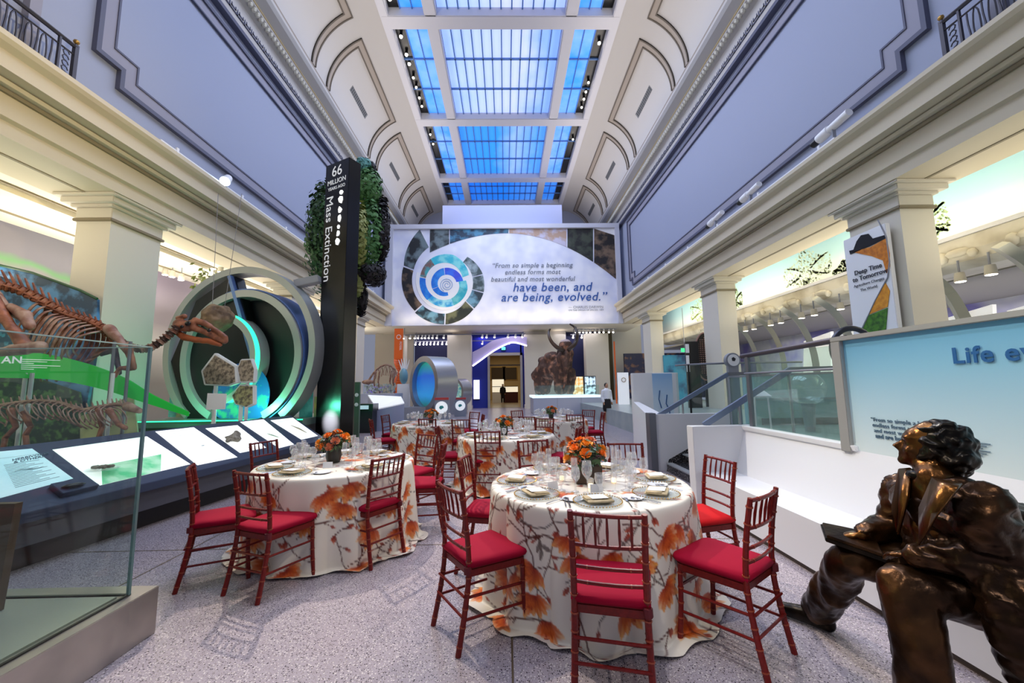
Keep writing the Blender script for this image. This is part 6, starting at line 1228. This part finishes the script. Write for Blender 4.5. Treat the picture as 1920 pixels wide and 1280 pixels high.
# orange twisted banners
org = mat('orange_banner', 'e8651c', .5)
for px0, px1, pt, pb, Y, lab, lab2 in ((740, 754, 616, 752, 21, 'twisted orange banner with a white round logo left of the drum rings', 1), (1150, 1158, 640, 768, 20, 'narrow twisted orange banner near the third right column', 0)):
    a, b = S(px0, pt, Y), S(px1, pb, Y); t = thing('orange_banner', lab, 'banner', ((a.x+b.x)/2, Y, 0)); c = (a.x+b.x)/2; w_ = (b.x-a.x)/2; g = MB(); n = 40; vs = []
    for k in range(n+1): f = k/n; th = pi*min(1, max(0, (f-.42)/.32))*(1 if lab2 else .8); z = b.z*f*0+ (a.z+(max(0, b.z)-a.z)*f); vs += [(c-w_*cos(th), Y-w_*sin(th), z), (c+w_*cos(th), Y+w_*sin(th), z)]
    o = g.add(vs, [(2*i, 2*i+1, 2*i+3, 2*i+2) for i in range(n)]).build('twisted_strip', org, t, recalc=False); m_ = o.modifiers.new('s', 'SOLIDIFY'); m_.thickness = .03
    MB().cyl((c, Y+.02, 0), (c, Y+.02, .12), .22, n=16).build('foot', greyp, t)
    if lab2:
        cc = Vector((c, Y-.03, a.z-.45)); MB().tube([cc+Vector((cos(k*.35)*.11, 0, sin(k*.35)*.11)) for k in range(19)], .018, 5).build('white_logo', white, t)
        text('FOSSIL', .16, white, (c+.055, Y-.03, a.z-.7), (0, 0, -1), (1, 0, 0), t)
# left far displays
t = thing('white_desk', 'white sloping display desk left of the orange banner', 'desk', (-5.5, 17, 0)); A, B, C_, D = S(690, 742, 15.5), S(752, 745, 15.5), S(758, 757, 14.6), S(707, 768, 14.6); A, B, C_, D = [Vector(v) for v in (A, B, C_, D)]
MB().hexa([Vector((D.x, D.y, 0)), Vector((C_.x, C_.y, 0)), Vector((B.x, B.y, 0)), Vector((A.x, A.y, 0)), D, C_, B, A]).build('body', mat('desk_lavender', 'aab0cc', .5), t); h = Vector((0, 0, .04)); MB().hexa([D, C_, B, A, D+h, C_+h, B+h, A+h]).build('white_top', mat('lit_white', 'f4f6fa', .5, emit=.3), t)
c = S(682, 770, 14); t = thing('dark_kiosk', 'dark kiosk with a small screen beside the white display desk', 'kiosk', (c.x, 14, 0)); MB().box((c.x-.25, 14, 0), (c.x+.3, 14.5, .75)).build('body', dark, t); MB().box((c.x-.3, 13.9, .75), (c.x+.35, 14.5, 1.0)).build('hood', black, t); MB().box((c.x-.1, 13.88, .82), (c.x+.2, 13.9, .95)).build('screen', glowb, t)
p0, p1 = S(664, 742, 12.5), S(671, 716, 12.5); t = thing('green_sign_post', 'narrow green-grey sign post right of the tower foot', 'sign', (p0.x, 12.5, 0)); MB().box((p0.x-.02, 12.5, 0), (p1.x+.06, 12.6, p1.z)).build('board', mat('sage_board', '4d6450', .5), t)
for k in (1, 2): MB().ball((p0.x+.08, 12.49, p1.z-.3*k-.1), (.06, .01, .06), 10, 6).build('round_icon', white, t)
t = thing('fossil_mount', 'small pale skeleton mount among flowers on the white base left of the orange banner', 'skeleton', (S(715, 740, 19).x, 19, 0)); q = random.Random(8)
a, b = S(682, 738, 19), S(745, 738, 19); MB().box((a.x, 18.6, 0), (b.x, 20, a.z)).build('base', mat('plinth_grey', 'b3b7c6', .4), t)
sp2 = cat([S(x, y, 19.2) for x, y in ((690, 715), (700, 700), (712, 688), (726, 684), (738, 690), (744, 700))], 4)
for i in range(len(sp2)-1):
    MB().tube([sp2[i], sp2[i+1]], .05, 6).build('vertebra', bonep, t, recalc=False)
    if 6 < i < 20 and i % 2:
        for s in (-1, 1): MB().tube([sp2[i], sp2[i]+Vector((0, s*.2, -.2)), sp2[i]+Vector((-.05, s*.15, -.5))], .018, 5).build('rib', bonep, t, recalc=False)
for x in (704, 712, 734, 740): MB().tube([S(x, 695, 19.2), S(x-3, 715, 19.2), S(x, 737, 19.2)], [.05, .04, .03], 6).build('leg_bone', bonep, t, smooth=True)
g = MB().ball(S(690, 716, 19.2), (.3, .1, .12), 10, 6); g.build('skull', bonep, t, smooth=True)
g = MB()
for _ in range(160):
    p = S(q.uniform(684, 742), q.uniform(722, 738), q.uniform(18.7, 19.6)); d = q.uniform(.03, .07); g.add([p, p+Vector((d, 0, d)), p+Vector((0, d, 2*d)), p+Vector((-d, 0, d))], [(0, 1, 2, 3)])
tag(g.build('foliage', mat('sage_mix', '8f9a92', .6, var=(3, '8a78c8', .55, .62)), t, recalc=False), kind='stuff')
c = S(757, 705, 20.5); t = thing('glass_egg', 'pale blue rounded vessel with white spikes on a white post', 'exhibit', (c.x, 20.5, 0)); MB().ball(c, (.22, .22, .42), 14, 10).build('vessel', mat('teal_vessel', '6f9fb0', .3), t, smooth=True); MB().box((c.x-.28, 20.3, 0), (c.x+.28, 20.8, c.z-.4)).build('post', white, t)
for k in range(5): MB().tube([c+Vector((-.1+.06*k, 0, .35)), c+Vector((-.28+.14*k, 0, .95-.05*abs(k-2)))], [.05, .012], 6).build('spike', white, t)
# rows of track lights under the far ceiling
for row, (Y, xs, py) in enumerate(((26.0, [758, 770, 779, 785, 792, 798, 805, 812, 820, 833, 905, 913, 928, 953, 967, 980], 629), (28.2, [780, 788, 795, 801, 808, 815, 822, 830, 838, 905, 930, 955, 985], 641), (26.2, [1080, 1087, 1094, 1100, 1107, 1116, 1124, 1132, 1142, 1150], 620), (27.8, [1075, 1083, 1091, 1099, 1108, 1114, 1120], 630))):
    zt_ = min(5.2, min(S(x_, py, Y).z for x_ in xs))
    tr = MB().box((S(xs[0]-5, py, Y).x, Y-.04, zt_+.1), (S(xs[-1]+5, py, Y).x, Y+.04, zt_+.16)).build('lighting_track', greyp); tag(tr, 'grey lighting track number %s under the far ceiling' % ('front left', 'rear left', 'front right', 'rear right')[row], 'track'); tr['label'] = '%s grey lighting track under the low ceiling below the big sign' % ('front left', 'rear left', 'front right', 'rear right')[row]
    for ki, px in enumerate(xs):
        c = S(px, py, Y); z = zt_; o = MB().cyl((c.x, Y, z+.12), (c.x-.03, Y-.06, z-.1), .05, .075, 8).build('track_spotlight', white); tag(o, '%s tiny white spotlight from the left on the %s track under the far ceiling' % (ORD[ki], ('front left', 'rear left', 'front right', 'rear right')[row]), 'lamp', '%s far track spotlights' % ('front left', 'rear left', 'front right', 'rear right')[row])
        q_ = MB().cyl((c.x-.03, Y-.06, z-.1), (c.x-.035, Y-.07, z-.12), .06, n=8).build('lens', lampm); q_.parent = o
    MB().box((S(xs[0], py, Y).x, Y-.02, zt_+.16), (S(xs[0], py, Y).x+.03, Y+.02, 5.46)).build('hanger', greyp).parent = tr
# items around the right columns beyond the stair
p0, p1 = S(1162, 762, 19), S(1178, 698, 19); t = thing('white_kiosk', 'tall white kiosk with a brown round emblem beside the narrow orange banner', 'kiosk', (p0.x, 19, 0)); MB().box((p0.x, 19, 0), (p1.x, 19.2, p1.z)).build('board', mat('lit_white', 'f4f6fa', .5, emit=.3), t); MB().tube([Vector(((p0.x+p1.x)/2, 18.98, p1.z-.35))+Vector((cos(k*.35)*.1, 0, sin(k*.35)*.1)) for k in range(19)], .015, 5).build('emblem', mat('brown_emblem', '8a6a4a', .5), t)
t = thing('dark_hall', 'dark blue exhibit wall with crowded shapes between the far right columns', 'exhibit wall', (9, 27, 0)); p0, p1 = S(1172, 705, 27.5), S(1215, 662, 27.5); MB().box((p0.x, 27.5, .59), (15.3, 27.7, p1.z)).build('board', mat('busy_navy', '1c2347', .5, var=(2, '7a5a4a', .52, .6, 5)), t)
p0, p1 = at(1289, 700, y=15.5), at(1300, 640, y=15.5); t = thing('black_totem', 'slim black totem with white panels left of the second right column', 'totem', (p0.x, 15.5, .6)); MB().box((p0.x, 15.5, .6), (p1.x+.2, 15.6, p1.z)).build('slab', black, t); MB().box((p0.x-.02, 15.48, p1.z-.45), (p0.x+.12, 15.5, p1.z-.1)).build('white_panel', white, t); MB().box((p0.x-.02, 15.48, p1.z-1.2), (p0.x+.1, 15.5, p1.z-.55)).build('white_panel', white, t)
c = at(1322, 668, y=16.0); t = thing('dotted_ellipse', 'tall brown lattice oval beside the second right column', 'sculpture', (c.x, 16.0, .6)); MB().prism([c+Vector((cos(k*.25)*.42, 0, sin(k*.25)*.95)) for k in range(25)], (0, .1, 0)).build('oval', mat('dark_lattice', '1f1816', .5), t)
for a_ in range(-4, 5):
    for b_ in range(-9, 10):
        if (a_/4.5)**2+(b_/10)**2 < .85: MB().ball(c+Vector((a_*.085, -.02, b_*.085)), .024, 5, 3).build('stud', mat('copper_stud', 'b5887a', .4), t, recalc=False)
MB().tube([c+Vector((cos(2*pi*k/30)*.43, -.02, sin(2*pi*k/30)*.97)) for k in range(31)], .03, 6).build('rim', mat('copper_rim', '9a7468', .4), t)
MB().box((c.x-.06, 16.02, .59), (c.x+.06, 16.08, c.z-.85)).build('stand', dark, t)
t = thing('aquarium_wall', 'teal glowing exhibit wall right of the third right column', 'exhibit wall', (10, 18, .6)); p0, p1 = at(1246, 700, y=21), at(1290, 665, y=21); MB().box((p0.x, 21, .6), (p1.x, 21.1, p1.z)).build('board', mat('teal_wall', '2f7f9a', .4, emit=.25, var=(1.5, '1b3a5c', .4, .6)), t)
ex = at(1284, 656, y=20); t = thing('exit_sign', 'small green lit sign hanging near the second right column', 'sign', ex); MB().box((ex.x-.18, 20, ex.z-.1), (ex.x+.18, 20.05, ex.z+.1)).build('lit_face', mat('exit_green', '3fd08a', .5, emit=1.0), t); MB().cyl((ex.x, 20.02, ex.z+.1), (ex.x, 20.02, 5.45), .015, n=5).build('hanger', greyp, t)
ex = S(944, 653, 28.7); t = thing('exit_sign', 'small glowing cyan sign on the blue wall above the doorway', 'sign', ex); MB().box((ex.x-.14, 28.7, ex.z-.1), (ex.x+.14, 28.75, ex.z+.1)).build('lit_face', mat('cyan_sign', '5ff0e0', .5, emit=1.2), t); MB().box((ex.x-.17, 28.75, ex.z-.13), (ex.x+.17, 28.9, ex.z+.13)).build('case', dark, t)
p0, p1 = S(888, 748, 28.8), S(899, 712, 28.8); t = thing('light_box', 'white glowing panel on the cobalt wall left of the doorway', 'light box', p0); MB().box((p0.x, 28.8, p0.z), (p1.x, 28.86, p1.z)).build('lit_face', mat('white_glow_box', 'f4f4ff', .5, emit=1.0), t); MB().box((p0.x-.03, 28.82, p0.z-.05), (p1.x+.03, 28.88, p0.z)).build('ledge', dark, t)
